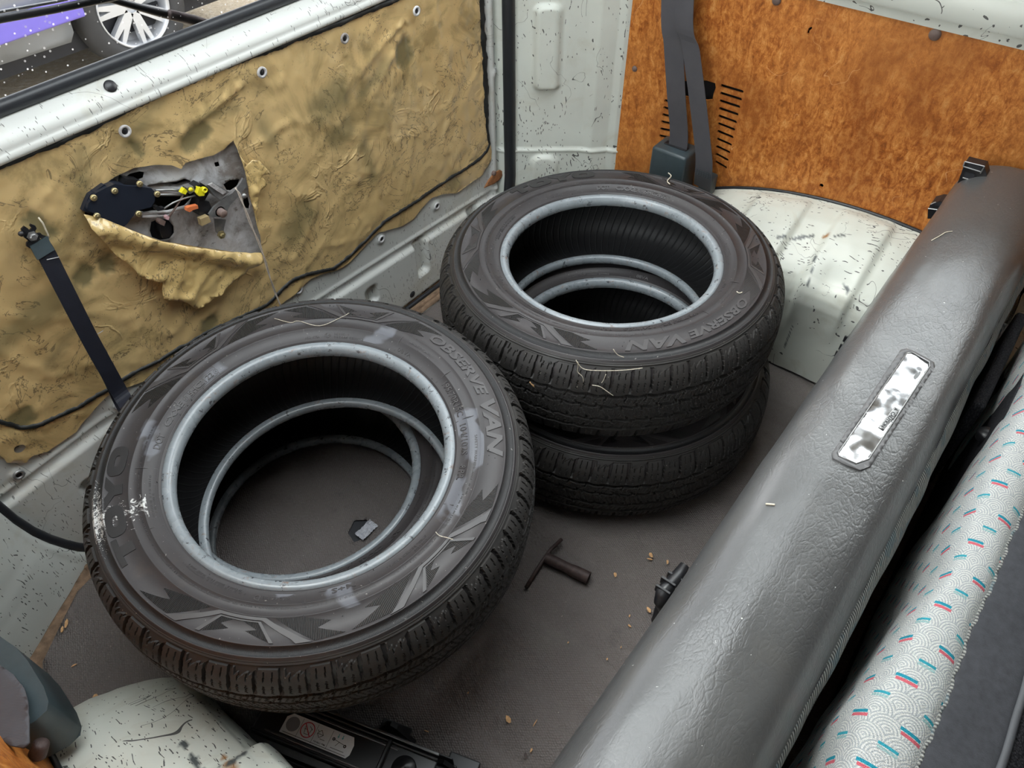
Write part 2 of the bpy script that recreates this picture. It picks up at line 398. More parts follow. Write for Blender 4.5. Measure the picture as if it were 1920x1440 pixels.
def side_cloth():
    n = NT('ribbed_side_cloth', .9, 0, (.3, .3, .28), .2); w = n.nd('TexWave', wave_type='BANDS', bands_direction='X')
    n.put(w.inputs['Vector'], n.coord((1, .4, .4))); w.inputs['Scale'].default_value = 75; w.inputs['Distortion'].default_value = 1.6; w.inputs['Detail'].default_value = 2; w.inputs['Detail Scale'].default_value = 2.5
    c = n.mix(w.outputs['Fac'], (.10, .105, .11), (.46, .46, .43)); c = n.mix(n.ramp(n.noise(28, 3), (.55, 0.0), (.6, .5)), c, (.12, .2, .24))
    return n.out(c, .9, n.bump(w.outputs['Fac'], .8, .0015))
MAT['side_cloth'] = side_cloth()
def patterned():
    n = NT('patterned_seat_cloth', .92, 0, (.7, .7, .68), .15)
    uv = n.nd('UVMap', uv_map='cloth'); sx = n.nd('SeparateXYZ'); n.t.links.new(uv.outputs[0], sx.inputs[0])
    x, y = sx.outputs[0], sx.outputs[1]                        # metres along the seat / across it
    # fans: concentric arcs in staggered cells
    cw, ch = .030, .0145
    row = n.ma('FLOOR', n.ma('DIVIDE', x, ch)); off = n.ma('MULTIPLY', n.ma('MODULO', row, 2.0), cw/2)
    fx = n.ma('SUBTRACT', n.ma('MODULO', n.ma('ADD', n.ma('ADD', y, off), 10*cw), cw), cw/2); fy = n.ma('MODULO', n.ma('ADD', x, 10*ch), ch)
    rr = n.ma('SQRT', n.ma('ADD', n.ma('POWER', fx, 2.0), n.ma('POWER', fy, 2.0)))
    arcs = n.ma('SINE', n.ma('MULTIPLY', rr, 2*PI/.0030)); arcs = n.ma('GREATER_THAN', arcs, -.15)
    c = n.mix(arcs, (.46, .49, .51), (.80, .80, .76))
    wv = n.ma('MULTIPLY', n.ma('SINE', n.ma('MULTIPLY', x, 2*PI/.0016)), n.ma('SINE', n.ma('MULTIPLY', y, 2*PI/.0016)))
    c = n.mix(n.ma('GREATER_THAN', n.noise(900, 2), .56), c, (.58, .60, .60))
    def dash(px, py, x0, y0, wx, ly):
        a = n.ma('MODULO', n.ma('ADD', n.ma('ADD', x, -x0), 50*px), px)
        stg = n.ma('MULTIPLY', n.ma('MODULO', n.ma('FLOOR', n.ma('DIVIDE', n.ma('ADD', n.ma('ADD', x, -x0), 50*px), px)), 2.0), py/2)
        b = n.ma('MODULO', n.ma('ADD', n.ma('ADD', n.ma('ADD', y, stg), -y0), 50*py), py)
        return n.ma('MULTIPLY', n.ma('LESS_THAN', a, wx), n.ma('LESS_THAN', b, ly))
    P, Q = .050, .046
    c = n.mix(dash(P, Q, .0, .0, .0036, .0190), c, (.03, .33, .45)); c = n.mix(dash(P, Q, -.0043, .0015, .0036, .0190), c, (.74, .16, .20))
    c = n.mix(dash(P, Q, .025, .012, .0032, .0165), c, (.05, .40, .50)); c = n.mix(n.ma('MULTIPLY', dash(P, Q, .0210, .0120, .0030, .0165), .6), c, (.22, .50, .50))
    nr = n.bump(wv, .7, .0008, n.bump(arcs, .5, .0008))
    return n.out(c, .92, nr)
MAT['pattern'] = patterned()
def belt_mat(name, a, b):
    n = NT(name, .6, 0, a, .35); w = n.nd('TexWave', bands_direction='DIAGONAL'); w.inputs['Scale'].default_value = 260; n.put(w.inputs['Vector'], n.coord())
    return n.out(n.mix(n.noise(30, 3), a, b), .62, n.bump(w.outputs['Fac'], .25, .0004))
MAT['belt'] = belt_mat('grey_webbing', (.066, .064, .074), (.092, .09, .10)); MAT['belt_black'] = belt_mat('black_webbing', (.008, .009, .016), (.014, .016, .026))
MAT['retractor'] = plain('slate_plastic', (.045, .062, .070), .38, var=.1, bump=.15, scale=90)
MAT['black'] = plain('black_plastic', (.012, .012, .014), .35, var=.2, scale=60)
MAT['blue_black'] = plain('blue_black_plastic', (.014, .018, .030), .32, var=.15, scale=30, bump=.05)
MAT['seal'] = plain('rubber_seal', (.018, .020, .024), .38, var=.15, scale=50)
MAT['jack'] = plain('black_gloss_steel', (.008, .008, .009), .33, spec=.45, var=.2, scale=80)
MAT['mastic'] = plain('black_mastic', (.012, .013, .013), .5, var=.3, bump=.6, scale=120)
MAT['dark'] = plain('dark_cavity_metal', (.02, .021, .026), .6, var=.3, scale=20)
MAT['steel'] = plain('zinc_steel', (.33, .33, .33), .42, .7, var=.3, bump=.2, scale=90)
MAT['brass'] = plain('yellow_zinc', (.55, .46, .25), .35, .8, var=.3, scale=150)
n = NT('stained_grey_metal', .42, 0, (.5, .5, .5))
c = n.ramp(n.noise(16, 6, .7, .6), (.36, (.24, .215, .20)), (.48, (.46, .45, .45)), (.62, (.66, .66, .68)))
c = n.mix(n.ramp(n.noise(55, 6, .8), (.58, 0.0), (.68, .8)), c, (.16, .13, .11)); MAT['galv'] = n.out(c, None, n.bump(n.noise(60, 4), .2, .001))
MAT['rust'] = plain('rusty_steel', (.055, .035, .032), .6, .2, var=.6, bump=.6, scale=90)
MAT['rust_orange'] = plain('orange_rust', (.36, .15, .06), .8, var=.5, bump=.5, scale=90)
MAT['gutter'] = plain('rusty_gutter_dirt', (.17, .11, .07), .9, var=.9, bump=.9, scale=70)
MAT['yellow'] = plain('yellow_plastic', (.78, .70, .02), .4, var=.1); MAT['orange'] = plain('orange_plastic', (.62, .17, .06), .45, var=.2)
MAT['pink'] = plain('pink_plastic', (.55, .34, .36), .5, var=.1); MAT['tan'] = plain('tan_plastic', (.36, .27, .14), .5, var=.3)
MAT['wire'] = plain('pale_wire', (.60, .52, .46), .35, .2, var=.3, scale=200)
MAT['fastener'] = plain('brown_grey_clip', (.16, .11, .095), .5, var=.2)
MAT['chip'] = plain('dry_wood_chip', (.62, .36, .17), .8, var=.4, scale=300); MAT['straw'] = plain('pale_straw', (.62, .56, .45), .7, var=.3, scale=300)
MAT['paper'] = plain('crumpled_paper', (.55, .56, .60), .8, var=.3, scale=80)
MAT['headliner'] = plain('grey_headliner', (.32, .32, .31), .9, var=.05, scale=20)
MAT['cabin'] = plain('dark_cabin_blocker', (.05, .05, .052), .8, var=.1, scale=10)
# =================================================================== STRUCTURE
GY = 1.08          # plane of the tailgate's inner sheet
XR, XL = 1.50, -.15  # side boards
def S(o, label=None): o['kind'] = 'structure'; return o
def gp(px, py, Y=GY): p = at_y(px, py, Y); return (p.x, p.z)

# floor metal, rubber mat, gutter
S(MB().box((.65, -.47, -.012), (1.9, 3.06, .012)).build('floor', MAT['paint_corner']))
ml = [at_z(*q) for q in ((170, 1083), (145, 1108), (118, 1160), (79, 1240), (79, 1292), (93, 1345), (118, 1372))]
mo = [(1.36, 1.032), (.060, 1.032)]+[(p.x, p.y) for p in ml]+[(-.12, .60), (-.12, -1.5), (1.42, -1.5), (1.42, .80)]
slot = [at_z(*q) for q in ((652, 998), (664, 975), (686, 974), (702, 985), (688, 1006), (664, 1016))]
def mat3(x, y):
    z = .0022*math.sin(x*2*PI/.105+.6*math.sin(y*3)) * sm(.95, .6, y)
    z += .0015*fbm(x*4, y*4, 3)
    return Vector((x, y, z-.001))
fm = slab(mo, [[(p.x, p.y) for p in slot]], .02, mat3, (0, 0, -.0045), name='floor_mat', mat=MAT['mat'])
props(fm, 'worn dark grey rubber mat covering the cargo floor', 'floor mat')
gt = [at_z(*q, -.004) for q in ((150, 1036), (157, 1054), (120, 1112), (86, 1165), (48, 1246), (58, 1310), (76, 1352), (104, 1398))]
gi = [at_z(*q, -.004) for q in ((205, 1075), (176, 1090), (149, 1112), (122, 1165), (84, 1245), (83, 1295), (98, 1350), (128, 1390))]
V = []; F = []
for k in range(7):
    for m in range(12):
        for q in range(5): V.append(0)
V = []
NS = 60
for i in range(NS+1):
    t = i/NS*7; k = min(6, int(t)); f = t-k
    a = gt[k].lerp(gt[k+1], f); b = gi[k].lerp(gi[k+1], f)
    for j in range(9):
        u = j/8; p = a.lerp(b, u); p.z = -.0035+.0022*fbm(p.x*60, p.y*60, 1)+.006*(1-u)**3; V.append(p)
F = [(i*9+j, i*9+j+1, (i+1)*9+j+1, (i+1)*9+j) for i in range(NS) for j in range(8)]
S(pm('trim_1', V, F, MAT['gutter'], smooth=True))
S(pm('slot_shade', [(*(at_z(px_, py_)).xy, -.0052) for px_, py_ in ((640, 965), (715, 965), (715, 1025), (640, 1025))], [(3, 2, 1, 0)], MAT['dark']))  # dark sheet standing in for the shade inside the floor slot
# rusty sill strip between the tailgate and the mat
sb = MB()
for y0, y1, z, mt in ((1.036, 1.050, .002, 0), (1.051, 1.060, .005, 0), (1.061, 1.098, -.014, 0)):
    V = []; n = 120
    for i in range(n+1):
        x = .03+1.33*i/n
        for y, zz in ((y0, min(z, -.004)), (y0+.002, z), (y1-.002, z), (y1, min(z, -.004))): V.append((x, y+.0012*fbm(x*14, 3), zz+.0012*fbm(x*40, y*80)))
    sb.add(V, [(i*4+j, i*4+j+1, (i+1)*4+j+1, (i+1)*4+j) for i in range(n) for j in range(3)])
S(sb.build('trim_2', MAT['gutter'], smooth=True))

# ---- tailgate
TG = thing('tailgate', 'white van tailgate with its trim removed and yellowed film glued over the inner panel', 'tailgate', (.65, GY+GD, 0))
GA = GY+GD
def rrect(x, z, cx, cz, hx, hz, r, ang=0):
    c, s = math.cos(ang), math.sin(ang); dx, dz = x-cx, z-cz; dx, dz = dx*c+dz*s, -dx*s+dz*c
    qx, qz = abs(dx)-hx+r, abs(dz)-hz+r
    return math.hypot(max(qx, 0), max(qz, 0))+min(max(qx, qz), 0)-r
ra, rb = gp(555, 600), gp(958, 342); rl1, rl2 = gp(40, 918), gp(195, 800)
def ridge_z(x): return 0.0
_rz = [(rl1[0], rl1[1]), (rl2[0], rl2[1]), (ra[0], ra[1]), (rb[0], rb[1])]
def ridge_z(x):
    for (x0, z0), (x1, z1) in zip(_rz, _rz[1:]):
        if x < x1 or (x1, z1) == _rz[-1]: return z0+(z1-z0)*(x-x0)/(x1-x0)
    return _rz[-1][1]
REC = []
for (cx, cy, w, h, a) in ((787, 479, .019, .052, 0), (693, 551, .017, .024, 0), (884, 415, .021, .045, 0), (207, 905, .045, .05, 0)):
    p = gp(cx, cy); REC.append((p[0], p[1], w, h, a))
BOLTS = [(223, 240), (480, 131), (635, 68), (770, 17), (925, 133), (817, 385), (713, 447), (558, 542), (33, 888), (219, 757)]
BP = [gp(*b) for b in BOLTS]
def gate_off(x, z):
    d = .010*sm(ridge_z(x)+.004, ridge_z(x)-.008, z)                 # the lower part stands nearer
    d += .004*math.exp(-((z-ridge_z(x)-.020)/.004)**2)
    for cx, cz, hx, hz, a in REC: d -= .017*sm(.004, -.005, rrect(x, z, cx, cz, hx, hz, .011, a))
    for bx, bz in BP:
        r = math.hypot(x-bx, z-bz); d += .004*sm(.016, .009, r)-.004*sm(.0065, .0045, r)
    d += .010*sm(1.285, 1.30, x)+.006*sm(1.315, 1.325, x)
    e = rrect(x, z, .65, .36, .665, .375, .09); d -= .020*sm(-.012, .012, e)
    return d
# tear in the film: the panel below gets its own exact cut-outs
TEAR = [(159, 392), (168, 372), (190, 350), (215, 332), (252, 315), (290, 309), (322, 310), (340, 317), (348, 306), (357, 302), (378, 297), (400, 291), (420, 280), (437, 263), (447, 285), (460, 322), (467, 365), (477, 402), (486, 440), (492, 477), (435, 472), (365, 462), (300, 451), (232, 426), (195, 412), (160, 405)]
TEARW = [gp(*q) for q in TEAR]
px0, px1 = min(p[0] for p in TEARW)-.012, max(p[0] for p in TEARW)+.012
pz0, pz1 = min(p[1] for p in TEARW)-.012, max(p[1] for p in TEARW)+.012
nx, nz = 380, 188; x0, x1, z0, z1 = -.16, 1.365, -.030, .708
hole = gp(768, 549)
vid = {}; V = []; F = []
for i in range(nx+1):
    for j in range(nz+1):
        x = x0+(x1-x0)*i/nx; z = z0+(z1-z0)*j/nz; V.append((x, GA-gate_off(x, z), z))
for i in range(nx):
    for j in range(nz):
        x = x0+(x1-x0)*(i+.5)/nx; z = z0+(z1-z0)*(j+.5)/nz
        if px0+.004 < x < px1-.004 and pz0+.004 < z < pz1-.004: continue
        F.append((i*(nz+1)+j, (i+1)*(nz+1)+j, (i+1)*(nz+1)+j+1, i*(nz+1)+j+1))
pm('inner_panel', V, F, MAT['paint_gate'], TG, True)
# black drain hole and threaded inserts
for k, (bx, bz) in enumerate(BP):
    yb = GA-gate_off(bx+.009, bz)-(.0115 if k < 4 else 0)
    Mx = face_to((0, -1, 0)); c = (bx, yb+.0005, bz)
    g = MB().lathe([(.0095, 0), (.0095, .0022), (.0075, .0032), (.0055, .0025), (.0045, -.004)], c, Mx, 20).build('grommet', MAT['steel'] if k in (8,) else MAT['galv'], TG, True)
    MB().lathe([(.0001, .0012), (.0044, .0012), (.0048, 0.0)], c, Mx, 16).build('grommet_hole', MAT['black'], g, True)
hc = (hole[0], GA-gate_off(*hole)-.0006, hole[1])
MB().lathe([(.0001, 0), (.0085, .0002), (.0095, -.001)], hc, face_to((0, -1, 0)), 24).build('drain_hole', MAT['dark'], TG, True)
# shelf under the window, outer skin, seal
prof = [(1.142, 0.7475), (1.132, 0.7459), (1.12, 0.7448), (1.11, 0.7422), (1.1, 0.7365), (1.0935, 0.7298), (1.0905, 0.7232), (1.0915, 0.7191), (1.089, 0.7171), (1.0865, 0.7119), (1.088, 0.7069), (1.0945, 0.7034), (1.1, 0.7003)]
V = []; n = 150
for i in range(n+1):
    x = -.32+1.66*i/n
    for (y, z) in prof: V.append((x, y+.0006*fbm(x*6, z*30), z))
m = len(prof); F = [(i*m+j, i*m+j+1, (i+1)*m+j+1, (i+1)*m+j) for i in range(n) for j in range(m-1)]
pm('window_ledge', V, F, MAT['paint_gate'], TG, True)
MB().tube([(-.32, 1.133, 0.7551), (.2, 1.133, 0.7551), (.8, 1.133, 0.7551), (1.34, 1.133, 0.7551)], .0108, 20).build('window_seal', MAT['seal'], TG, True)
MB().box((.55, 1.165, .352), (1.9, .004, .780)).build('outer_skin', MAT['dark'], TG)
MB().box((.55, 1.153, 0.7471), (1.9, .022, .008)).build('window_frame', MAT['seal'], TG)
p = at_y(205, 160, 1.086)
MB().lathe([(.0001, .0022), (.007, .0019), (.0088, .0004), (.009, -.002)], (p.x, p.y-.003, p.z), face_to((0, -.75, .65)), 24).build('plug', MAT['black'], TG, True)
# seal line along the floor
MB().tube([(x, 1.083+.001*math.sin(x*9), -.012) for x in [-.1+.05*i for i in range(29)]], .006, 8).build('bottom_seal', MAT['seal'], TG, True)
# rusty patch and stud at the lower right
po = [gp(*q, GY-.011) for q in ((907, 352), (915, 338), (925, 325), (936, 318), (943, 322), (938, 334), (925, 344))]
slab(po, [], .006, lambda x, z: Vector((x, GA-.0135-.0012*abs(fbm(x*80, z*80)), z)), (0, .003, 0), name='rust_patch', mat=MAT['rust_orange'], parent=TG)
p = at_y(926, 325, GY-.014); MB().lathe([(.0001, .005), (.005, .004), (.0065, .001), (.0065, -.003)], p, face_to((0, -1, 0)), 18).build('stud', MAT['fastener'], TG, True)

# film
FO = [(-60, 345), (0, 312), (80, 281), (160, 246), (207, 222), (300, 178), (417, 126), (520, 90), (553, 77), (640, 45), (733, 5), (800, -25), (870, -45), (905, -30), (909, 60), (912, 130), (914, 200), (916, 250), (921, 285), (921, 300), (903, 328), (880, 345), (857, 362), (830, 364), (811, 371), (795, 385), (777, 410), (755, 424), (730, 431), (710, 436), (696, 450), (681, 466), (656, 492), (633, 507), (600, 516), (583, 523), (560, 545), (533, 567), (470, 610), (400, 660), (300, 705), (213, 735), (193, 747), (160, 787), (143, 810), (90, 847), (62, 854), (54, 862), (50, 868), (13, 868), (8, 860), (0, 855), (-60, 850)]
FOW = [gp(*q, 1.074) for q in FO]; cir = at_y(37, 841, 1.074)
hol = [(cir.x+.0085*math.cos(a*PI/10), cir.z+.0085*math.sin(a*PI/10)) for a in range(20)]
TEARF = [gp(*q, 1.074) for q in TEAR]
PATCH = [(('r'), 756, 100, .024, .032, .1), ('r', 366, 257, .030, .020, .45), ('r', 254, 280, .008, .017, .1), ('r', 75, 425, .014, .030, .35), ('r', 202, 495, .015, .018, 0), ('r', 160, 520, .018, .018, .5), ('r', 40, 785, .020, .020, 0), ('r', 395, 605, .018, .016, 0), ('r', 95, 570, .045, .025, .1), ('r', 30, 620, .05, .018, .2), ('r', 125, 640, .05, .006, .4), ('r', 620, 190, .05, .03, .2), ('r', 500, 250, .012, .03, .3), ('r', 690, 300, .012, .05, .2), ('r', 850, 340, .02, .03, .3), ('r', 560, 420, .05, .03, .5), ('r', 640, 250, .04, .02, .2), ('r', 150, 350, .008, .06, -.5), ('r', 260, 240, .06, .006, .5), ('r', 400, 215, .05, .006, -.15), ('r', 700, 150, .05, .012, .5)]
PW = [(*gp(q[1], q[2], 1.074), q[3], q[4], q[5]) for q in PATCH]
def film_shade(x, z):
    v = 0
    wx = x+.008*fbm(x*12, z*12, 5); wz = z+.008*fbm(x*12, z*12, 9)
    for k, (cx, cz, hx, hz, a) in enumerate(PW):
        e = .003 if k < 8 else .014
        v = max(v, (1.0 if k < 8 else .75)*sm(e, -e, rrect(wx, wz, cx, cz, hx, hz, min(hx, hz)*.7, a)))
    return v
def film_y(x, z):
    a = fbm(x*7+3, z*7, 2, 3); b = fbm(x*18, z*11+5, 7, 3)
    y = .0026*(1-min(1, abs(a)*6))+.0014*(1-min(1, abs(b)*7))+.0008*fbm(x*45, z*45, 1, 2)
    # tight folds that fan out near the upper fasteners
    for bx, bz, ang in ((gp(770, 17)[0], gp(770, 17)[1], -2.75), (gp(770, 17)[0], gp(770, 17)[1], -2.4), (gp(480, 131)[0], gp(480, 131)[1], -2.9)):
        dx, dz = x-bx, z-bz; r = math.hypot(dx, dz)
        if .006 < r < .26: y += .006*math.exp(-((math.atan2(dz, dx)-ang)/.055)**2)*sm(.26, .05, r)
    for k, (cx, cz, hx, hz, an) in enumerate(PW[:8]): y -= .0035*sm(.004, -.008, rrect(x, z, cx, cz, hx, hz, hx*.6, an))
    return 1.0745+GD-y*sm(0, .02, 1)
slab(FOW, [TEARF, hol], .0068, lambda x, z: Vector((x, film_y(x, z)-gate_off(x, z)*(1 if z < ridge_z(x)+.03 else 0), z)), None, .45, 'film', MAT['film'], TG, attr={'shade': film_shade})
# folded flap below the tear and the curled edge beside it
FL = [(160, 404), (195, 410), (232, 425), (265, 438), (300, 450), (365, 461), (435, 471), (493, 476), (491, 488), (474, 500), (462, 513), (448, 520), (440, 527), (428, 536), (415, 552), (398, 560), (384, 571), (368, 580), (350, 567), (328, 563), (306, 560), (304, 545), (306, 529), (285, 526), (262, 519), (252, 505), (240, 494), (222, 482), (208, 468), (200, 458), (178, 438), (166, 425)]
FLW = [gp(*q, 1.058) for q in FL]; tz = {}
def flap3(x, z):
    # distance below the fold edge
    e0 = gp(160, 404, 1.058); e1 = gp(493, 476, 1.058); zt = e0[1]+(e1[1]-e0[1])*(x-e0[0])/(e1[0]-e0[0]); d = max(0, zt-z)
    y = 1.062+GD-.014*math.sin(min(1, d/.05)*PI)*.9-.004*sm(.06, .12, d)
    return Vector((x, y-.0045*(1-min(1, abs(fbm(x*16, z*16, 4, 3))*4))-.003*fbm(x*50, z*50, 2, 2), z))
slab(FLW, [], .006, flap3, (0, .0008, 0), .45, 'film_flap', MAT['flap'], TG)
F2 = [(447, 284), (462, 312), (474, 300), (487, 302), (508, 325), (492, 330), (500, 345), (486, 362), (482, 405), (486, 440), (478, 402), (468, 365), (461, 322)]
slab([gp(*q, 1.06) for q in F2], [], .005, lambda x, z: Vector((x, 1.061+GD-.008*abs(fbm(x*40, z*40, 8, 3)), z)), (0, .0008, 0), .4, 'film_curl', MAT['flap'], TG)
# mastic line under the film
MA_ = [[(-60, 338), (0, 313), (80, 281), (160, 247), (207, 223), (300, 179), (417, 127), (520, 91), (553, 77), (640, 44), (733, 5), (760, -6)],
       [(905, -30), (908, 60), (912, 120), (914, 200), (916, 248), (919, 270), (914, 285), (900, 300), (857, 328), (780, 380), (723, 417), (690, 450), (660, 480), (628, 505), (573, 517), (545, 530), (503, 573), (393, 624), (300, 677), (247, 703), (190, 740), (147, 767), (100, 787), (70, 800), (40, 805), (0, 792), (-50, 785)]]
for path in MA_:
    P = [at_y(*q, 1.0695) for q in path]; D = []
    for a, b in zip(P, P[1:]):
        k = max(1, int((b-a).length/.004))
        D += [a.lerp(b, i/k) for i in range(k)]
    D.append(P[-1]); V = []; F = []
    big = path[0][0] > 0
    for i, q in enumerate(D):
        t = (D[min(i+2, len(D)-1)]-D[max(i-2, 0)]).normalized(); nn = Vector((-t.z, 0, t.x))
        w = (.0052+.0022*fbm(i*.16, 1, 2))*(1.6 if (big and q.x > 1.2 and q.z > .36) else .75 if big else 1.0)
        w += .0014*(rnd.random()-.5); yy = film_y(q.x, q.z)-gate_off(q.x, q.z)*(1 if q.z < ridge_z(q.x)+.03 else 0)
        for s_, h in ((-1, .0), (-.6, .003), (.6, .003), (1, .0)):
            V.append((q.x+nn.x*w*s_, yy-h-.0003, q.z+nn.z*w*s_))
    F = [(i*4+j, i*4+j+1, (i+1)*4+j+1, (i+1)*4+j) for i in range(len(D)-1) for j in range(3)]
    pm('mastic_bead', V, F, MAT['mastic'], TG, True)

# ---- the patch of inner panel seen through the tear, with its openings
def G(pts, Y=1.086): return [gp(*q, Y) for q in pts]
OPEN = [G([(214, 352), (222, 338), (240, 324), (258, 319), (269, 322), (268, 333), (252, 340), (238, 352), (226, 358)]),
        G([(258, 352), (300, 342), (330, 340), (345, 335), (356, 338), (364, 350), (362, 368), (345, 385), (300, 402), (262, 395), (240, 380), (236, 362)]),
        G([(280, 432), (283, 416), (296, 409), (314, 411), (325, 424), (326, 436), (318, 447), (300, 450), (284, 444)]),
        G([(418, 345), (430, 337), (449, 336), (446, 348), (432, 357), (424, 356)]),
        G([(402, 305), (410, 303), (412, 311), (404, 313)]),
        G([(460, 372), (466, 370), (470, 384), (468, 392), (458, 390), (455, 380)])]
def patch3(x, z):
    d = .004*fbm(x*10, z*10, 3, 2); k = rrect(x, z, *G([(300, 345)])[0], .075, .035, .03, -.1); d += .006*math.exp(-(k/.006)**2)
    return Vector((x, 1.086+GD-d, z))
slab([(px0-.004, pz0-.004), (px1+.004, pz0-.004), (px1+.004, pz1+.004), (px0-.004, pz1+.004)], OPEN, .006, patch3, (0, .0015, 0), .2, 'lock_panel', MAT['galv'], TG)
MB().box(((px0+px1)/2, 1.150, (pz0+pz1)/2), (px1-px0+.06, .003, pz1-pz0+.08)).build('cavity_back', MAT['dark'], TG)
# curved grey brace inside the big opening
MB().tube([at_y(*q, 1.10) for q in ((240, 352), (270, 348), (300, 352), (330, 356), (350, 350), (368, 345))], .010, 10).build('brace', MAT['galv'], TG, True)
def part(): return MB()
def plate(mb, pts, Y, th):
    """flat plate on the gate, front face at Y, th deep"""
    poly = [gp(*q, Y) for q in pts]; return mb.prism(poly, th, Matrix(((1, 0, 0, 0), (0, 0, 1, Y+GD), (0, 1, 0, 0), (0, 0, 0, 1))))
cv = plate(part(), [(163, 393), (166, 382), (180, 362), (199, 352), (216, 345), (240, 349), (262, 350), (284, 353), (292, 362), (291, 376), (284, 388), (262, 394), (252, 402), (240, 418), (232, 426), (190, 408)], 1.060, .026)
cov = cv.build('lock_cover', MAT['blue_black'], TG)
mod = cov.modifiers.new('b', 'BEVEL'); mod.width = .003; mod.segments = 3; mod.limit_method = 'ANGLE'
plate(part(), [(155, 395), (168, 366), (195, 346), (212, 352), (190, 372), (180, 398), (185, 408)], 1.066, .02).build('cover_rim', MAT['blue_black'], cov)
plate(part(), [(232, 346), (236, 335), (262, 338), (270, 346), (262, 352)], 1.066, .018).build('cover_boss', MAT['black'], cov)
for q in ((176, 371), (215, 358), (262, 345), (295, 364), (260, 401), (182, 405)):
    p = at_y(*q, 1.058)
    MB().lathe([(.0001, .0028), (.0012, .0028), (.0016, .0014), (.0035, .0024), (.0048, .0012), (.0048, -.002)], p, face_to((0, -1, 0)), 18).build('screw', MAT['brass'], cov, True)
LK = []
def rod(pts, r, nm, mt, Y=1.074):
    return MB().tube([at_y(q[0], q[1], q[2] if len(q) > 2 else Y) for q in pts], r, 8).build(nm, MAT[mt], TG, True)
rod([(292, 357), (320, 356), (345, 358)], .0022, 'rod', 'steel'); rod([(292, 365), (322, 365), (352, 366)], .0022, 'rod', 'steel')
rod([(262, 402), (285, 398), (315, 397), (352, 386)], .003, 'rod', 'galv'); rod([(266, 405), (300, 405), (318, 403)], .003, 'rod', 'galv')
rod([(306, 392), (325, 380), (345, 372), (372, 365)], .0016, 'cable', 'steel', 1.062); rod([(316, 408), (330, 388), (346, 362)], .0016, 'cable', 'fastener', 1.064)
yc = plate(part(), [(370, 363), (374, 352), (380, 353), (386, 358), (383, 367), (374, 368)], 1.052, .010).build('yellow_clip', MAT['yellow'], TG)
p = at_y(383, 356, 1.053); MB().lathe([(.0028, -.004), (.0048, -.004), (.0048, .003), (.0028, .003)], p, face_to((0, -1, 0)), 18, True).build('ring', MAT['yellow'], yc, True)
plate(part(), [(340, 362), (346, 353), (352, 358), (348, 365)], 1.058, .008).build('clip', MAT['yellow'], TG)
plate(part(), [(350, 352), (362, 349), (366, 358), (356, 364)], 1.060, .014).build('bracket', MAT['steel'], TG)
p = at_y(357, 355, 1.058); MB().lathe([(.0001, .003), (.003, .003), (.0036, 0)], p, face_to((0, -1, 0)), 14).build('rivet', MAT['yellow'], TG, True)
plate(part(), [(351, 390), (356, 388), (371, 385), (372, 391), (362, 394), (356, 398), (351, 396)], 1.052, .008).build('orange_clip', MAT['orange'], TG)
plate(part(), [(310, 407), (314, 404), (318, 407), (316, 413), (311, 411)], 1.060, .006).build('pink_plug', MAT['pink'], TG)
plate(part(), [(298, 416), (302, 411), (311, 415), (308, 424), (299, 420)], 1.062, .010).build('plug_housing', MAT['fastener'], TG)
plate(part(), [(300, 420), (310, 416), (322, 428), (320, 444), (306, 447), (300, 435)], 1.072, .016).build('sensor_block', MAT['black'], TG)
plate(part(), [(291, 388), (296, 386), (302, 390), (308, 389), (307, 394), (296, 396), (291, 392)], 1.060, .008).build('connector', MAT['black'], TG)
plate(part(), [(376, 411), (391, 405), (396, 416), (379, 424)], 1.052, .010).build('tan_block', MAT['tan'], TG)
mech = plate(part(), [(386, 348), (399, 342), (430, 360), (412, 374), (402, 366)], 1.052, .020).build('latch_housing', MAT['steel'], TG)
plate(part(), [(391, 347), (399, 343), (425, 360), (418, 365)], 1.049, .003).build('housing_rib', MAT['galv'], mech)
plate(part(), [(366, 352), (376, 345), (388, 350), (392, 362), (384, 376), (372, 374), (364, 362)], 1.060, .02).build('latch_body', MAT['black'], TG)
plate(part(), [(374, 374), (392, 378), (398, 392), (388, 410), (374, 404), (368, 390)], 1.062, .02).build('latch_body', MAT['black'], TG)
plate(part(), [(392, 402), (402, 388), (418, 375), (436, 362), (450, 345), (456, 334), (461, 336), (462, 350), (446, 370), (432, 384), (426, 396), (412, 406), (400, 408)], 1.055, .004).build('lever', MAT['steel'], TG)
p = at_y(413, 397, 1.055); MB().lathe([(.0001, .012), (.0055, .0118), (.007, .010), (.0072, 0), (.0095, 0), (.0095, -.004)], p, face_to((0, -1, 0)), 20).build('pivot', MAT['fastener'], TG, True)
plate(part(), [(402, 410), (424, 412), (420, 428), (418, 438), (412, 442), (406, 436)], 1.072, .003).build('bracket', MAT['steel'], TG)
p = at_y(415, 440, 1.068); MB().lathe([(.0001, .006), (.0035, .006), (.0045, .003), (.0075, .0028), (.0075, -.002)], p, face_to((0, -1, 0)), 6).build('bolt', MAT['brass'], TG)
p = at_y(457, 367, 1.052); MB().lathe([(.0001, .004), (.004, .004), (.0045, 0)], p, face_to((0, -1, 0)), 14).build('bolt', MAT['steel'], TG, True)
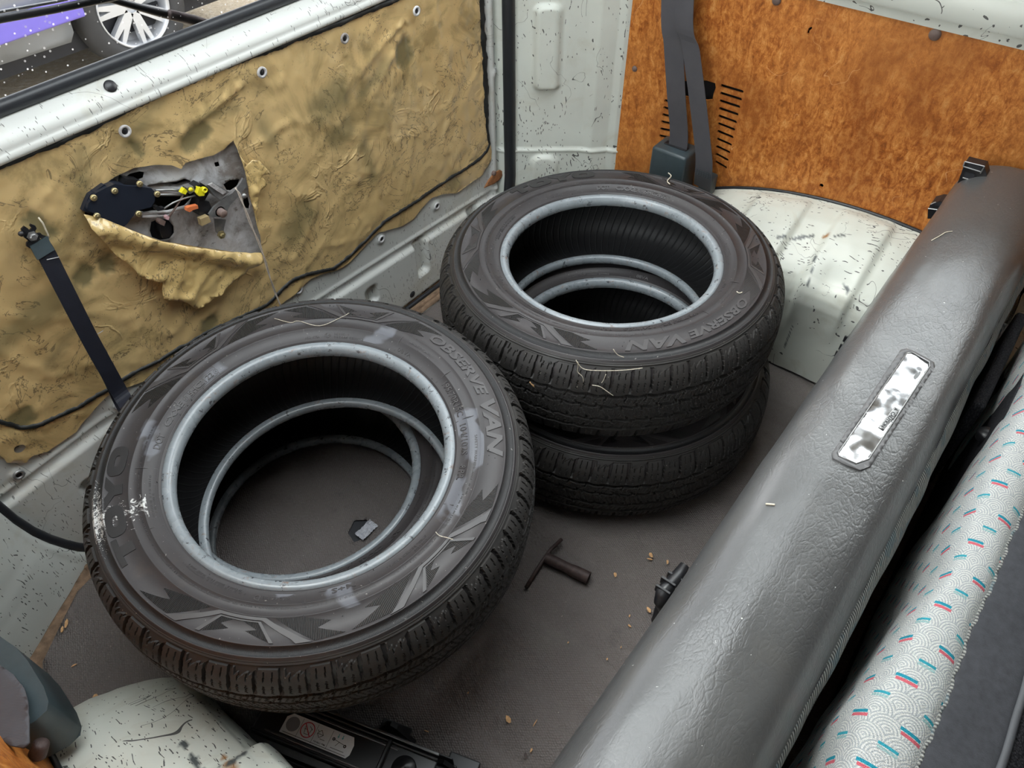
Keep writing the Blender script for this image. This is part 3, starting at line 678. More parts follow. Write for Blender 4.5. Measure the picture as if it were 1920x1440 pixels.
# twisted pair hanging from the tear
WP = [(441, 352, 1.05), (448, 362, 1.046), (458, 388, 1.043), (472, 425, 1.040), (487, 458, 1.037), (496, 485, 1.036), (506, 520, 1.036), (516, 548, 1.038), (527, 576, 1.036), (532, 600, 1.035), (535, 640, 1.03)]
C = [at_y(*q) for q in WP]; wt = thing('hanging_wire', 'pale twisted wire hanging out of the tear in the tailgate film', 'wire', C[0])
for s_ in (0, 1):
    D = []
    for i in range(len(C)-1):
        for k in range(8):
            q = C[i].lerp(C[i+1], k/8); a = (i*8+k)*.28+s_*PI; D.append(q+Vector((.0012*math.cos(a), .0012*math.sin(a), 0)))
    MB().tube(D, .0011, 6).build('strand', MAT['wire'], wt, True)

# ---- glass
def glass(name, tint, drops):
    m = bpy.data.materials.new(name); m.use_nodes = True; t = m.node_tree; t.nodes.remove(t.nodes['Principled BSDF'])
    o = t.nodes['Material Output']; tr = t.nodes.new('ShaderNodeBsdfTransparent'); tr.inputs[0].default_value = (*tint, 1)
    gl = t.nodes.new('ShaderNodeBsdfGlossy'); gl.inputs['Roughness'].default_value = .02
    mx = t.nodes.new('ShaderNodeMixShader'); fr = t.nodes.new('ShaderNodeFresnel'); fr.inputs[0].default_value = 1.45
    t.links.new(fr.outputs[0], mx.inputs[0]); t.links.new(tr.outputs[0], mx.inputs[1]); t.links.new(gl.outputs[0], mx.inputs[2])
    last = mx.outputs[0]
    if drops:
        tc = t.nodes.new('ShaderNodeTexCoord'); df = t.nodes.new('ShaderNodeBsdfTranslucent'); df.inputs[0].default_value = (.95, .95, .95, 1)
        v = t.nodes.new('ShaderNodeTexVoronoi'); v.inputs['Scale'].default_value = 190; t.links.new(tc.outputs['Object'], v.inputs['Vector'])
        ns = t.nodes.new('ShaderNodeTexNoise'); ns.inputs['Scale'].default_value = 9; t.links.new(tc.outputs['Object'], ns.inputs['Vector'])
        a = t.nodes.new('ShaderNodeMath'); a.operation = 'MULTIPLY'; t.links.new(ns.outputs[0], a.inputs[0]); a.inputs[1].default_value = .55
        b = t.nodes.new('ShaderNodeMath'); b.operation = 'LESS_THAN'; t.links.new(v.outputs['Distance'], b.inputs[0]); t.links.new(a.outputs[0], b.inputs[1])
        sp = t.nodes.new('ShaderNodeSeparateColor'); t.links.new(v.outputs['Color'], sp.inputs[0])
        g = t.nodes.new('ShaderNodeMath'); g.operation = 'GREATER_THAN'; t.links.new(sp.outputs[0], g.inputs[0]); g.inputs[1].default_value = .90
        k = t.nodes.new('ShaderNodeMath'); k.operation = 'MULTIPLY'; t.links.new(b.outputs[0], k.inputs[0]); t.links.new(g.outputs[0], k.inputs[1])
        k2 = t.nodes.new('ShaderNodeMath'); k2.operation = 'MULTIPLY'; t.links.new(k.outputs[0], k2.inputs[0]); k2.inputs[1].default_value = .35
        m2 = t.nodes.new('ShaderNodeMixShader'); t.links.new(k2.outputs[0], m2.inputs[0]); t.links.new(last, m2.inputs[1]); t.links.new(df.outputs[0], m2.inputs[2]); last = m2.outputs[0]
    t.links.new(last, o.inputs[0]); return m
MAT['glass'] = glass('clear_glass', (.96, .98, .97), False); MAT['glass_wet'] = glass('wet_tinted_glass', (.62, .63, .64), True)
S(MB().box((.55, 1.148, 1.11), (1.78, .004, .73)).build('window_1', MAT['glass_wet']))

# ---- right D-pillar (stamped sheet swept up the corner)
UP_ = [(1.322, 1.105), (1.330, 1.078), (1.338, 1.066), (1.352, 1.058), (1.362, 1.044), (1.372, 1.030), (1.395, 1.004), (1.420, .972), (1.440, .948), (1.452, .930), (1.462, .905), (1.478, .890), (1.492, .878), (1.497, .862), (1.506, .852), (1.520, .850)]
def sweep(name, prof, z0, z1, nz, off, mat, per=6, flip=False):
    P = []
    for (a, b) in zip(prof, prof[1:]):
        for k in range(per): P.append((a[0]+(b[0]-a[0])*k/per, a[1]+(b[1]-a[1])*k/per))
    P.append(prof[-1]); L = [0]
    for a, b in zip(P, P[1:]): L.append(L[-1]+math.hypot(b[0]-a[0], b[1]-a[1]))
    V = []; m = len(P)
    for j in range(nz+1):
        z = z0+(z1-z0)*j/nz
        for i, (x, y) in enumerate(P):
            a = P[max(0, i-2)]; b = P[min(m-1, i+2)]; t = Vector((b[0]-a[0], b[1]-a[1])).normalized(); nn = Vector((-t.y, t.x)) if flip else Vector((t.y, -t.x))
            d = off(L[i], z, x, y); V.append((x+nn.x*d, y+nn.y*d, z))
    F = [(j*m+i, j*m+i+1, (j+1)*m+i+1, (j+1)*m+i) for j in range(nz) for i in range(m-1)]
    return S(pm(name, V, F, mat, smooth=True))
def pil_off(u, z, x, y):
    d = -.015*sm(.005, -.005, rrect(u, z, .128, .505, .028, .095, .014))      # upper pressed panel
    d += -.012*sm(.005, -.005, rrect(u, z, .128, .16, .034, .075, .024))
    d += -.006*sm(.254, .2505, z)*sm(.246, .250, z)-.004*sm(.2505, .248, z)
    d += .0008*fbm(x*20, z*20, 3)
    return -d
sweep('trim_3', UP_, 0.0, .80, 200, pil_off, MAT['paint'])
# black door seal standing proud of the opening
sv = MB(); ys = [(1.336, 1.070, z) for z in (.80, .6, .4, .25, .18)]+[(1.332, 1.071, .12), (1.320, 1.071, .07), (1.300, 1.071, .035), (1.27, 1.071, .014)]
sv.tube(ys, .0150, 14); S(sv.build('trim_4', MAT['seal'], smooth=True))

# ---- left rear corner, seen at the far left
le = [(.056, 0.0), (.050, .012), (.040, .028), (.028, .055), (.015, .09), (.004, .13), (-.004, .18), (-.010, .26), (-.012, .8)]
V = []; m = 26; rows = []
for k in range(len(le)-1):
    for q in range(8): rows.append((le[k][0]+(le[k+1][0]-le[k][0])*q/8, le[k][1]+(le[k+1][1]-le[k][1])*q/8))
rows.append(le[-1])
_w = at_z(50, 1244); w0, w1, w2 = Vector((_w.x, _w.y)), Vector((-.166, .86)), Vector((-.166, .76))
for (xe, z) in rows:
    e = Vector((xe, 1.060)); path = [e+Vector((.003, .014)), e, e+Vector((-.006, -.008))]+[e.lerp(w0, t) for t in [.08+.92*i/18 for i in range(19)]]+[w1.lerp(w0, .5), w1, w1.lerp(w2, .5), w2]
    for i, p in enumerate(path):
        bul = .012*math.exp(-((i-9)/5.0)**2)*sm(.02, .12, z) if 2 < i < 20 else 0
        V.append((p.x+bul*.3, p.y-bul*.35+.0012*fbm(p.x*25, z*25), z))
m = 26; F = [(j*m+i, (j+1)*m+i, (j+1)*m+i+1, j*m+i+1) for j in range(len(rows)-1) for i in range(m-1)]
S(pm('trim_5', V, F, MAT['paint_corner'], smooth=True))
S(MB().tube([(x+.004, 1.068, z+.003) for x, z in [(.075, -.002)]+le], .0085, 12).build('trim_6', MAT['seal'], smooth=True))

# ---- side boards, ledges, windows, roof
def arch_z(y, a, b, cy): t = (y-cy)/a; return b*math.sqrt(max(0, 1-t*t))
AR = (.58, .328, .20); AL = (.60, .315, .20)
def board(name, X, s_, A, slots, th, ye=-1.5):
    top = .716; pts = [(.853, .0), (.853, top), (ye, top), (ye, .0)]
    ang = [PI*k/60 for k in range(61)]
    bot = [(A[2]-math.cos(t)*A[0]*1.004, max(0, A[1]*math.sin(t)*1.006)) for t in ang]    # from -Y side to +Y side
    bot = [p for p in bot if p[0] < .853]
    poly = pts[:4]+[(A[2]-A[0]*1.004-.002, .0)]+bot[1:-1]+[(A[2]+A[0]*1.004+.002, 0.0)]
    return slab(poly, slots, .06, lambda y, z: Vector((X, y, z)), (s_*.005, 0, 0), name=name, mat=MAT['board'], smooth=False)
def slotpoly(px0_, py0_, px1_, py1_, w=.0036):
    a = at_x(px0_, py0_, XR); b = at_x(px1_, py1_, XR); d = Vector((b.y-a.y, b.z-a.z)).normalized(); n_ = Vector((-d.y, d.x))
    out = []
    for c, s0 in ((Vector((b.y, b.z)), 0), (Vector((a.y, a.z)), PI)):
        for k in range(7):
            t = s0-PI/2+PI*k/6; out.append(tuple(c+d*(w*math.cos(t))+n_*(w*math.sin(t))))
    return out
sl = []
for k in range(11):
    f = k/10; sl.append(slotpoly(1354-f*11, 161+f*143, 1391-f*31+0*f, 172+f*142))
for k in range(6):
    f = k/5; sl.append(slotpoly(1248-f*10, 189+f*66, 1262-f*3, 193+f*66))
cut = [at_x(*q, XR) for q in ((1325, 151), (1341, 156), (1342, 165), (1338, 175), (1336, 187), (1325, 188), (1280, 180), (1282, 152))]
sl.append([(p.y, p.z) for p in cut])
hp = at_x(1540, 348, XR); sl.append([(hp.y+.0045*math.cos(k*PI/8), hp.z+.0045*math.sin(k*PI/8)) for k in range(16)])
hp2 = [at_x(*q, XR) for q in ((1513, 62), (1516, 53), (1522, 50), (1523, 53), (1518, 57), (1517, 66))]; sl.append([(p.y, p.z) for p in hp2])
wr = S(board('wall_right', XR, 1, AR, sl, .005))
wl = S(board('wall_left', XL, -1, AL, [], .005, -.45))
S(MB().box((XR+.045, .1, .36), (.003, 2.6, .74)).build('wall_right_outer', MAT['dark'])); bpy.data.objects['wall_right_outer'].name = 'trim_7'
S(MB().box((XL-.045, .475, .36), (.003, 1.85, .74)).build('trim_8', MAT['dark']))
for q, r in (((1190, 129), .0068), ((1753, 65), .0105), ((1456, 1), .009)):
    p = at_x(*q, XR-.001); o = MB().lathe([(.0001, .004), (r*.6, .0036), (r*.92, .002), (r, 0)], p, face_to((-1, 0, 0)), 22).build('clip', MAT['fastener'], wr, True)
# black edging along the arch
for X, A, s_, nm in ((XR, AR, -1, 'trim_9'), (XL, AL, 1, 'trim_10')):
    pts = [(X+s_*.003, A[2]-math.cos(t)*A[0], A[1]*math.sin(t)) for t in [PI*(.02+.96*k/70) for k in range(71)]]
    S(MB().tube(pts, .0042, 8).build(nm, MAT['seal'], smooth=True))
def ledge(name, X, s_, mat, ye=-1.5):
    pr = [(-.004, .700), (-.006, .716), (-.010, .7175), (-.012, .722), (-.012, .758), (-.006, .768), (.008, .774), (.055, .778), (.062, .79)]
    V = [];
    for i in range(61):
        y = ye+(.95-ye)*i/60
        for (d, z) in pr: V.append((X+s_*d, y, z))
    m = len(pr); F = [(i*m+j, i*m+j+1, (i+1)*m+j+1, (i+1)*m+j) for i in range(60) for j in range(m-1)]
    return S(pm(name, V, F, mat, smooth=True))
autosmooth(ledge('trim_11', XR, 1, MAT['paint'])); autosmooth(ledge('trim_12', XL, -1, MAT['paint'], -.45))
S(MB().box((XR+.062, .13, 1.13), (.004, 1.7, .70)).build('window_2', MAT['glass'])); S(MB().box((XL-.062, .48, 1.13), (.004, 1.0, .70)).build('window_3', MAT['glass']))
pl = MB()
for X in (XR+.05, XL-.05): pl.box((X, 1.0, 1.13), (.05, .08, .72), bev=.01)
S(pl.build('trim_13', MAT['headliner']))
S(MB().box((XR+.05, -1.13, 1.13), (.05, .82, .72)).build('added_blocker_right', MAT['cabin'])); S(MB().box((XL-.05, -.78, .86), (.05, 1.52, 1.74)).build('added_blocker_left', MAT['cabin']))  # unseen dark side panels, added to keep light out towards the front
S(MB().box((.675, -1.52, .86), (1.86, .04, 1.74)).build('added_front_blocker', MAT['cabin']))  # unseen dark end wall, added to block light from the front
# unseen ceiling; the glass roof panel is added to let in top light
SX0, SX1, SY0, SY1 = -.08, 1.40, .26, 1.02
ce = MB(); ce.box(((XL-.1+SX0)/2, -.2, 1.52), (SX0-XL+.1, 2.7, .03)); ce.box(((XR+.1+SX1)/2, -.2, 1.52), (XR+.1-SX1, 2.7, .03)); ce.box(((SX0+SX1)/2, (SY0-1.55)/2, 1.52), (SX1-SX0, SY0+1.55, .03)); ce.box(((SX0+SX1)/2, (SY1+1.15)/2, 1.52), (SX1-SX0, 1.15-SY1, .03))
S(ce.build('ceiling', MAT['headliner'])); S(MB().box(((SX0+SX1)/2, (SY0+SY1)/2, 1.535), (SX1-SX0, SY1-SY0, .004)).build('added_roof_glass', MAT['glass']))

# ---- wheel arches
def wheel_arch(name, label, X, s_, A, marks, rusts):
    a, b, cy = A; U = [(0, 1.0), (.03, .985), (.07, .955), (.11, .905), (.145, .845), (.165, .805), (.18, .765), (.19, .72), (.196, .67), (.2, .60), (.2, .40), (.2, .2), (.2, .02)]
    dep = .20 if X > 0 else .18
    fu = []
    for (p, q) in zip(U, U[1:]):
        k = max(1, int(math.hypot((q[0]-p[0]), (q[1]-p[1])*.33)/.0042)); fu += [(p[0]+(q[0]-p[0])*i/k, p[1]+(q[1]-p[1])*i/k) for i in range(k)]
    fu.append(U[-1]); nt = 330; V = []; rowy = []
    for i in range(nt+1):
        t = PI*i/nt
        for (d, s) in fu:
            y = cy-math.cos(t)*a*(1-(1-s)*.75 if s > .6 else .70*(s/.6)); z = max(0, b*math.sin(t)*s)
            y = cy-math.cos(t)*a*(1-(1-s)*.55) if s > .6 else cy-math.cos(t)*a*.78*(.25+.75*s/.6)
            # stamped ribs across the arch and dents
            rb = 0
            for yc, hw in ((.40, .055), (.22, .05), (.03, .06), (-.16, .05)): rb += sm(yc-hw-.010, yc-hw+.004, y)*sm(yc+hw+.010, yc+hw-.004, y)
            k = .011*rb*sm(.0, .05, d)*sm(.3, .7, s)+.004*fbm(y*7, d*9, 2, 3)*(1 if s < .99 else 0)+.0012*fbm(y*30, d*30+z*20, 1, 2)
            # dent near the top edge
            k -= .012*math.exp(-(((y-.215)/.03)**2+((d-.17)/.018)**2)) if X > 0 else .010*math.exp(-(((y-.40)/.018)**2+((d-.12)/.02)**2))
            dd = d*dep/.2
            V.append((X-s_*dd-(s_*k if s < .75 else 0), y, z+(k*min(1, z*20) if s >= .5 else 0)))
    m = len(fu); F = [(i*m+j, i*m+j+1, (i+1)*m+j+1, (i+1)*m+j) for i in range(nt) for j in range(m-1)]
    if s_ > 0: F = [tuple(reversed(f)) for f in F]
    o = pm(name, V, F, MAT['paint_arch'], None, True, (X-s_*.1, cy, 0))
    ch = o.data.attributes.new('chip', 'FLOAT', 'POINT'); ru = o.data.attributes.new('rust', 'FLOAT', 'POINT'); c1 = []; c2 = []
    def seg(p, a_, b_): d = b_-a_; t = min(1, max(0, (p-a_).dot(d)/d.dot(d))); return (p-a_-d*t).length
    M_ = [(at_z(*q[0], q[3]), at_z(*q[1], q[3]), q[2]) for q in marks]; R_ = [(at_z(*q[0], q[2]), q[1]) for q in rusts]
    for v in V:
        v = Vector(v); w = .004*fbm(v.x*60, v.y*60, 3, 3)
        c1.append(max([0]+[sm(r*1.15, r*.7, seg(Vector((v.x, v.y, 0)), Vector((p.x, p.y, 0)), Vector((q.x, q.y, 0)))+w) for p, q, r in M_]) if v.z > .06 else 0)
        c2.append(max([0]+[sm(r, r*.2, math.hypot(v.x-p.x, v.y-p.y)+w) for p, r in R_]))
    ch.data.foreach_set('value', c1); ru.data.foreach_set('value', c2)
    return props(o, label, 'wheel arch')
wheel_arch('wheel_arch', 'white scratched wheel arch housing against the brown side board', XR, 1, AR, [((1460, 439), (1524, 446), .0028, .29), ((1525, 490), (1512, 560), .0014, .26), ((1545, 450), (1580, 452), .0016, .30), ((1527, 555), (1540, 585), .0026, .24), ((1565, 575), (1575, 590), .002, .2)], [((1545, 452), .008, .29)])
wheel_arch('wheel_arch', 'white scratched wheel arch housing at the bottom left corner with a rusty dimple', XL, -1, AL, [((300, 1352), (322, 1378), .0022, .30), ((322, 1378), (343, 1415), .0028, .30), ((350, 1415), (398, 1405), .0015, .30), ((400, 1404), (424, 1376), .0026, .30)], [((400, 1405), .010, .30), ((385, 1385), .004, .3), ((405, 1420), .012, .30)])
# outside ground
def gravel():
    n = NT('tan_gravel', .9, 0, (.3, .24, .16), .2); c = n.mix(n.noise(30, 6, .7), (.34, .27, .18), (.60, .50, .36)); c = n.mix(n.ramp(n.vor(26), (0, .6), (.5, 0.0)), c, (.66, .60, .50))
    return n.out(c, .9, n.bump(n.noise(40, 6), .8, .02))
MAT['gravel'] = gravel()
S(pm('floor_outside', [(-14, -14, -.60), (18, -14, -.60), (18, 22, -.60), (-14, 22, -.60)], [(0, 1, 2, 3)], MAT['gravel'])); bpy.data.objects['floor_outside'].name = 'ground'
# =================================================================== TYRES
TW = .0977
SP = [(.2072, .0838), (.2095, .0862), (.2105, .0870), (.2112, .0866), (.2120, .0874), (.2128, .0872), (.2200, .0918), (.2287, .0944), (.2292, .0952), (.2297, .0945), (.2452, .0970), (.2458, .0977), (.2464, .0971), (.2630, .0966), (.2796, .0955), (.2802, .0962), (.2809, .0955), (.2814, .0942), (.2915, .0900), (.2922, .0912), (.2935, .0912), (.2942, .0898), (.2965, .0875)]
TP = [(.2965, .0875), (.3020, .0848), (.3080, .0795), (.3140, .0725), (.3190, .0635), (.3225, .0530), (.3248, .0400), (.3264, .0200), (.3270, 0.0)]
def zs(r):
    for (a, za), (b, zb) in zip(SP, SP[1:]):
        if a <= r <= b: return za+(zb-za)*(r-a)/(b-a)
    return .09
def lathe_mesh(prof, n, flip=False):
    m = len(prof); ang = np.arange(n)*2*np.pi/n; P = np.array(prof)
    V = np.stack([P[None, :, 0]*np.cos(ang)[:, None], P[None, :, 0]*np.sin(ang)[:, None], np.broadcast_to(P[None, :, 1], (n, m))+TW], -1).reshape(-1, 3)
    i = np.arange(n)[:, None]; j = np.arange(m-1)[None, :]; i2 = (i+1) % n
    F = np.stack([i*m+j, i2*m+j, i2*m+j+1, i*m+j+1], -1).reshape(-1, 4)
    if flip: F = F[:, ::-1]
    return V, F
def npmesh(name, V, F, mat, parent, smooth=True):
    me = bpy.data.meshes.new(name); me.vertices.add(len(V)); me.vertices.foreach_set('co', V.astype('f').ravel())
    me.loops.add(F.size); me.loops.foreach_set('vertex_index', F.astype('i').ravel()); me.polygons.add(len(F))
    me.polygons.foreach_set('loop_start', (np.arange(len(F))*4).astype('i')); me.polygons.foreach_set('loop_total', np.full(len(F), 4, 'i'))
    me.update(calc_edges=True); me.materials.append(mat); me.polygons.foreach_set('use_smooth', [smooth]*len(F))
    o = bpy.data.objects.new(name, me); COL.objects.link(o); o.parent = parent; ORG[o.name] = Vector((0, 0, 0)); return o
def make_tyre():
    t = thing('tyre', '', 'tyre')
    for s in (1, -1):
        V, F = lathe_mesh([(r, z*s) for r, z in SP]+[(.3000, .079*s), (.309, .070*s), (.3145, .055*s), (.3170, .03*s), (.3180, 0)], 288, s < 0)
        npmesh('sidewall', V, F[:, ::-1], MAT['rubber'], t)
        bp = [(.2045, .0660*s), (.1950, .0640*s), (.1918, .0670*s), (.1912, .0735*s), (.1917, .0768*s), (.1930, .0800*s), (.1950, .0829*s), (.1975, .0848*s), (.2002, .0857*s), (.2030, .0858*s), (.2052, .0852*s), (.2068, .0841*s), (.2074, .0836*s)]
        V, F = lathe_mesh(bp, 288, s < 0); npmesh('bead', V, F[:, ::-1], MAT['bead'], t)
    lp = [(.2045, .0660), (.2120, .0700), (.2250, .0790), (.2450, .0840), (.2700, .0820), (.2900, .0740), (.3030, .0600), (.3085, .0400), (.3110, .0200), (.3115, 0)]
    V, F = lathe_mesh(lp+[(r, -z) for r, z in lp[-2::-1]], 288, True); npmesh('inner_liner', V, F[:, ::-1], MAT['liner'], t)
    # tread: one 66 mm pitch of pattern, repeated 31 times round the tyre
    NG, NU, NSG = 31, 60, 160
    full = np.array(TP+[(r, -z) for r, z in TP[-2::-1]]); seg = np.r_[0, np.cumsum(np.hypot(*np.diff(full, axis=0).T))]; L = seg[-1]
    # smooth profile
    s = np.linspace(0, L, NSG+1); sf = np.linspace(0, L, 2000); rf = np.interp(sf, seg, full[:, 0]); zf = np.interp(sf, seg, full[:, 1])
    kw = 61; pad = lambda a: np.r_[2*a[0]-a[kw//2:0:-1], a, 2*a[-1]-a[-2:-kw//2-1:-1]]
    sm_ = lambda a: np.convolve(pad(a), np.ones(kw)/kw, 'same')[kw//2:kw//2+len(a)]
    r = np.interp(s, sf, sm_(rf)); z = np.interp(s, sf, sm_(zf)); dr = np.gradient(r, s); dz = np.gradient(z, s); nr, nz_ = -dz, dr
    u = (np.arange(NU)+.5)/NU*66.0                                # mm
    U, Sg = np.meshgrid(u, s*1000, indexing='ij'); Lm = L*1000
    up = Sg < Lm/2; Uu = np.where(up, U, (66-U+20) % 66); T = np.where(up, Sg, Lm-Sg)
    tri = lambda x, p: np.abs(((x/p) % 1)*2-1)*2-1
    def near(x, c, w, p=66.0): return np.abs((x-c+p/2) % p-p/2) < w
    D = np.zeros_like(T)
    ub = Uu
    st = np.where(ub < 30, 9.5, np.where(ub < 42, 9.5+(ub-30)*.75, np.where(ub < 44, 13.5, np.where(ub < 55, 13.5+(ub-44)*.85, np.where(ub < 57, 15.5, np.where(ub < 61, 15.5+(ub-57)*1.2, 9.5))))))
    D = np.where((T > 5.0) & (T < st), 3.0, D); D = np.where((T > 1.5) & (T <= 5.0), .8, D)
    cen = .10*(T-10)
    for c in (0, 33): D = np.where(near(Uu, c+cen, 3.1-.02*T) & (T > np.minimum(st, 14)) & (T < 52), np.maximum(D, np.clip((53-T)*1.1, 0, 7.5)), D)
    c1 = 59.5+1.6*tri(Uu+8, 33); D = np.where(np.abs(T-c1) < 3.4, 7.8, D)
    c2 = 82.0+2.2*tri(Uu, 33); D = np.where(np.abs(T-c2) < 2.7, 7.0, D)
    for c in (9, 42): D = np.where(near(Uu, c+.5*(T-63), 1.6) & (T > c1) & (T < 69), 4.5, D); D = np.where(near(Uu, c+14-.5*(T-79), 1.6) & (T < c2) & (T > 74.5), 4.5, D); D = np.where(near(Uu, c+6, 1.6) & (T > c2) & (T < 90), 4.0, D)
    for c in (11, 22, 44, 55): D = np.where(near(Uu, c+cen, .6) & (T > st+3) & (T < 27) & (D < 1), 2.6, D); D = np.where(near(Uu, c+cen+1.2*tri(T, 4.8), .6) & (T > 34) & (T < 51) & (D < 1), 2.4, D)
    for c in range(0, 66, 8): D = np.where(near(Uu, c+.4*T+1.2*tri(T, 4.8), .6) & (T > 64) & (T < 77) & (D < 1), 1.2, D); D = np.where(near(Uu, c-.4*T+1.2*tri(T, 4.8), .6) & (T > 86) & (D < 1), 1.2, D)
    # soften corners a little so blocks read as moulded rubber
    D = np.where((T < 1.0), 0, D)/1000
    n = NG*NU; ang = -(np.arange(n)+.5)/n*2*np.pi; Dt = np.tile(D, (NG, 1))
    R_ = r[None]-nr[None]*0; R_ = r[None]+np.sign(-1)*Dt*np.abs(nr)[None]*1.0; Z_ = z[None]-Dt*np.sign(z)[None]*np.abs(nz_)[None]
    V = np.stack([R_*np.cos(ang)[:, None], R_*np.sin(ang)[:, None], Z_+TW], -1).reshape(-1, 3)
    m = NSG+1; i = np.arange(n)[:, None]; j = np.arange(NSG)[None]; i2 = (i+1) % n
    F = np.stack([i*m+j, i*m+j+1, i2*m+j+1, i2*m+j], -1).reshape(-1, 4)
    tr = npmesh('tread', V, F, MAT['tread'], t, False)
    # ---- lettering and marks on the outer sidewall
    def P(th, rr, h): a = math.radians(th); return Vector((rr*math.cos(a), rr*math.sin(a), zs(rr)+TW+h))
    def poly_on(mb, poly, h, sp=2.2, holes=()):
        """poly: (degrees, radius) outline; raised by h"""
        def dens(pl):
            o = []
            for a, b in zip(pl, pl[1:]+pl[:1]):
                k = max(1, int(abs(b[0]-a[0])/sp)); o += [(a[0]+(b[0]-a[0])*q/k, a[1]+(b[1]-a[1])*q/k) for q in range(k)]
            return o
        rings = [dens(list(poly))]+[dens(list(hh)) for hh in holes]; pts = []; ed = []
        for rg in rings:
            k0 = len(pts); pts += [(a/250.0, b) for a, b in rg]; ed += [(k0+q, k0+(q+1) % len(rg)) for q in range(len(rg))]
        rs = delaunay_2d_cdt([Vector(p) for p in pts], ed, [], 0, 1e-7); vs, fs = rs[0], rs[2]
        o0 = [(a/250.0, b) for a, b in rings[0]]; hs = [[(a/250.0, b) for a, b in rg] for rg in rings[1:]]
        FF = []
        for f in fs:
            c = sum((vs[q] for q in f), Vector((0, 0)))/len(f)
            if inside(c, o0) and not any(inside(c, q) for q in hs): FF.append(tuple(f))
        VV = [P(p.x*250, p.y, h) for p in vs]; mb.add(VV, [tuple(reversed(f)) for f in FF])
        for rg in rings:
            k = len(rg); VV = [P(a, b, h) for a, b in rg]+[P(a, b, -.0004) for a, b in rg]
            mb.add(VV, [(q, (q+1) % k, k+(q+1) % k, k+q) for q in range(k)])
    cache = {}
    def text(mb, body, t0, t1, r0, r1, h=.0005, bold=.0, shear=0):
        key = (body, bold, shear)
        if key not in cache:
            cu = bpy.data.curves.new('t', 'FONT'); cu.body = body; cu.size = 1; cu.offset = bold; cu.shear = shear; cu.resolution_u = 2
            ob = bpy.data.objects.new('t', cu); COL.objects.link(ob); bpy.context.view_layer.update()
            me = bpy.data.meshes.new_from_object(ob); bpy.data.objects.remove(ob)
            bm = bmesh.new(); bm.from_mesh(me); bpy.data.meshes.remove(me); bmesh.ops.remove_doubles(bm, verts=bm.verts[:], dist=1e-5)
            bnd = [(e.verts[0].index, e.verts[1].index) for e in bm.edges if len(e.link_faces) == 1]
            cache[key] = ([v.co.copy() for v in bm.verts], [[v.index for v in f.verts] for f in bm.faces], bnd); bm.free()
        vs, fs, bnd = cache[key]
        xs = [v.x for v in vs]; ys = [v.y for v in vs]; a, b, c, d = min(xs), max(xs), min(ys), max(ys)
        mp = lambda v: (t0+(t1-t0)*(v.x-a)/(b-a), r0+(r1-r0)*(v.y-c)/(d-c))
        n_ = len(vs); VV = [P(*mp(v), h) for v in vs]+[P(*mp(v), -.0003) for v in vs]
        mb.add(VV, [tuple(f) for f in fs]+[(p, q, q+n_, p+n_) for p, q in bnd])
    big = MB()
    poly_on(big, [(169.5, .2775), (160.3, .2775), (160.3, .2700), (163.2, .2700), (163.2, .2535), (166.6, .2535), (166.6, .2700), (169.5, .2700)], .0011)
    def ov(c, w, r0, r1, ex=3.0, n_=28):
        o = []
        for q in range(n_):
            a = 2*PI*q/n_; ca, sa = math.cos(a), math.sin(a); o.append((c+w*abs(ca)**(2/ex)*(1 if ca > 0 else -1), (r0+r1)/2+(r1-r0)/2*abs(sa)**(2/ex)*(1 if sa > 0 else -1)))
        return o
    for c in (154.6, 133.8): poly_on(big, ov(c, 5.2, .2530, .2785), .0011, 9, [ov(c, 1.9, .2620, .2695)])
    poly_on(big, [(149.6, .2775), (146.0, .2775), (144.2, .2710), (142.3, .2775), (138.7, .2775), (142.4, .2640), (142.4, .2535), (145.9, .2535), (145.9, .2640)], .0011)
    big.build('brand_lettering', MAT['letter_dark'], t)
    mid = MB()
    text(mid, 'OBSERVE', .8, -30.8, .2560, .2730, .0012, .03, .2); text(mid, 'VAN', -33.0, -54.5, .2540, .2770, .0013, .035, .25)
    mid.build('model_lettering', MAT['letter'], t)
    sml = MB()
    text(sml, '195/70R15C', -18.8, -36.3, .2165, .2262, .0010, .01); text(sml, '104/102S', -40.2, -53.8, .2165, .2262, .0010, .01); text(sml, '8 P.R.', -58.5, -64.5, .2165, .2262, .0010, .01)
    text(sml, 'SAFETY WARNING:', -46, -61, .2365, .2405, .0004); text(sml, 'MADE IN JAPAN', 5.8, -6.8, .2335, .2375, .0004, .01)
    text(sml, 'DOT', 128.6, 122, .2155, .2235, .0011, .015); text(sml, 'CXXE', 118.4, 106.8, .2155, .2230, .0011, .015); text(sml, '5HC2122', 102.6, 90.2, .2155, .2225, .0011, .015)
    text(sml, '08VA', 8.4, 1.2, .2145, .2200, .0006); text(sml, '450 KPA', 50, 43.5, .2135, .2165, .0004); text(sml, '0030016', 37.6, 31.0, .2172, .2200, .0004); text(sml, '020664 S2WR2', 37.6, 24.5, .2130, .2158, .0004)
    text(sml, 'E4', 41.6, 38.8, .2150, .2185, .0004); text(sml, 'M+S', 242.4, 234.4, .2150, .2230, .0006, .02); text(sml, 'LOAD RANGE', 221.4, 212.2, .2190, .2225, .0005); text(sml, 'D', 211.3, 209.3, .2180, .2255, .0006)
    text(sml, 'TUBELESS', 271.4, 264.2, .2240, .2268, .0005); text(sml, 'STEEL BELTED RADIAL', 271.0, 253.8, .2185, .2215, .0005)
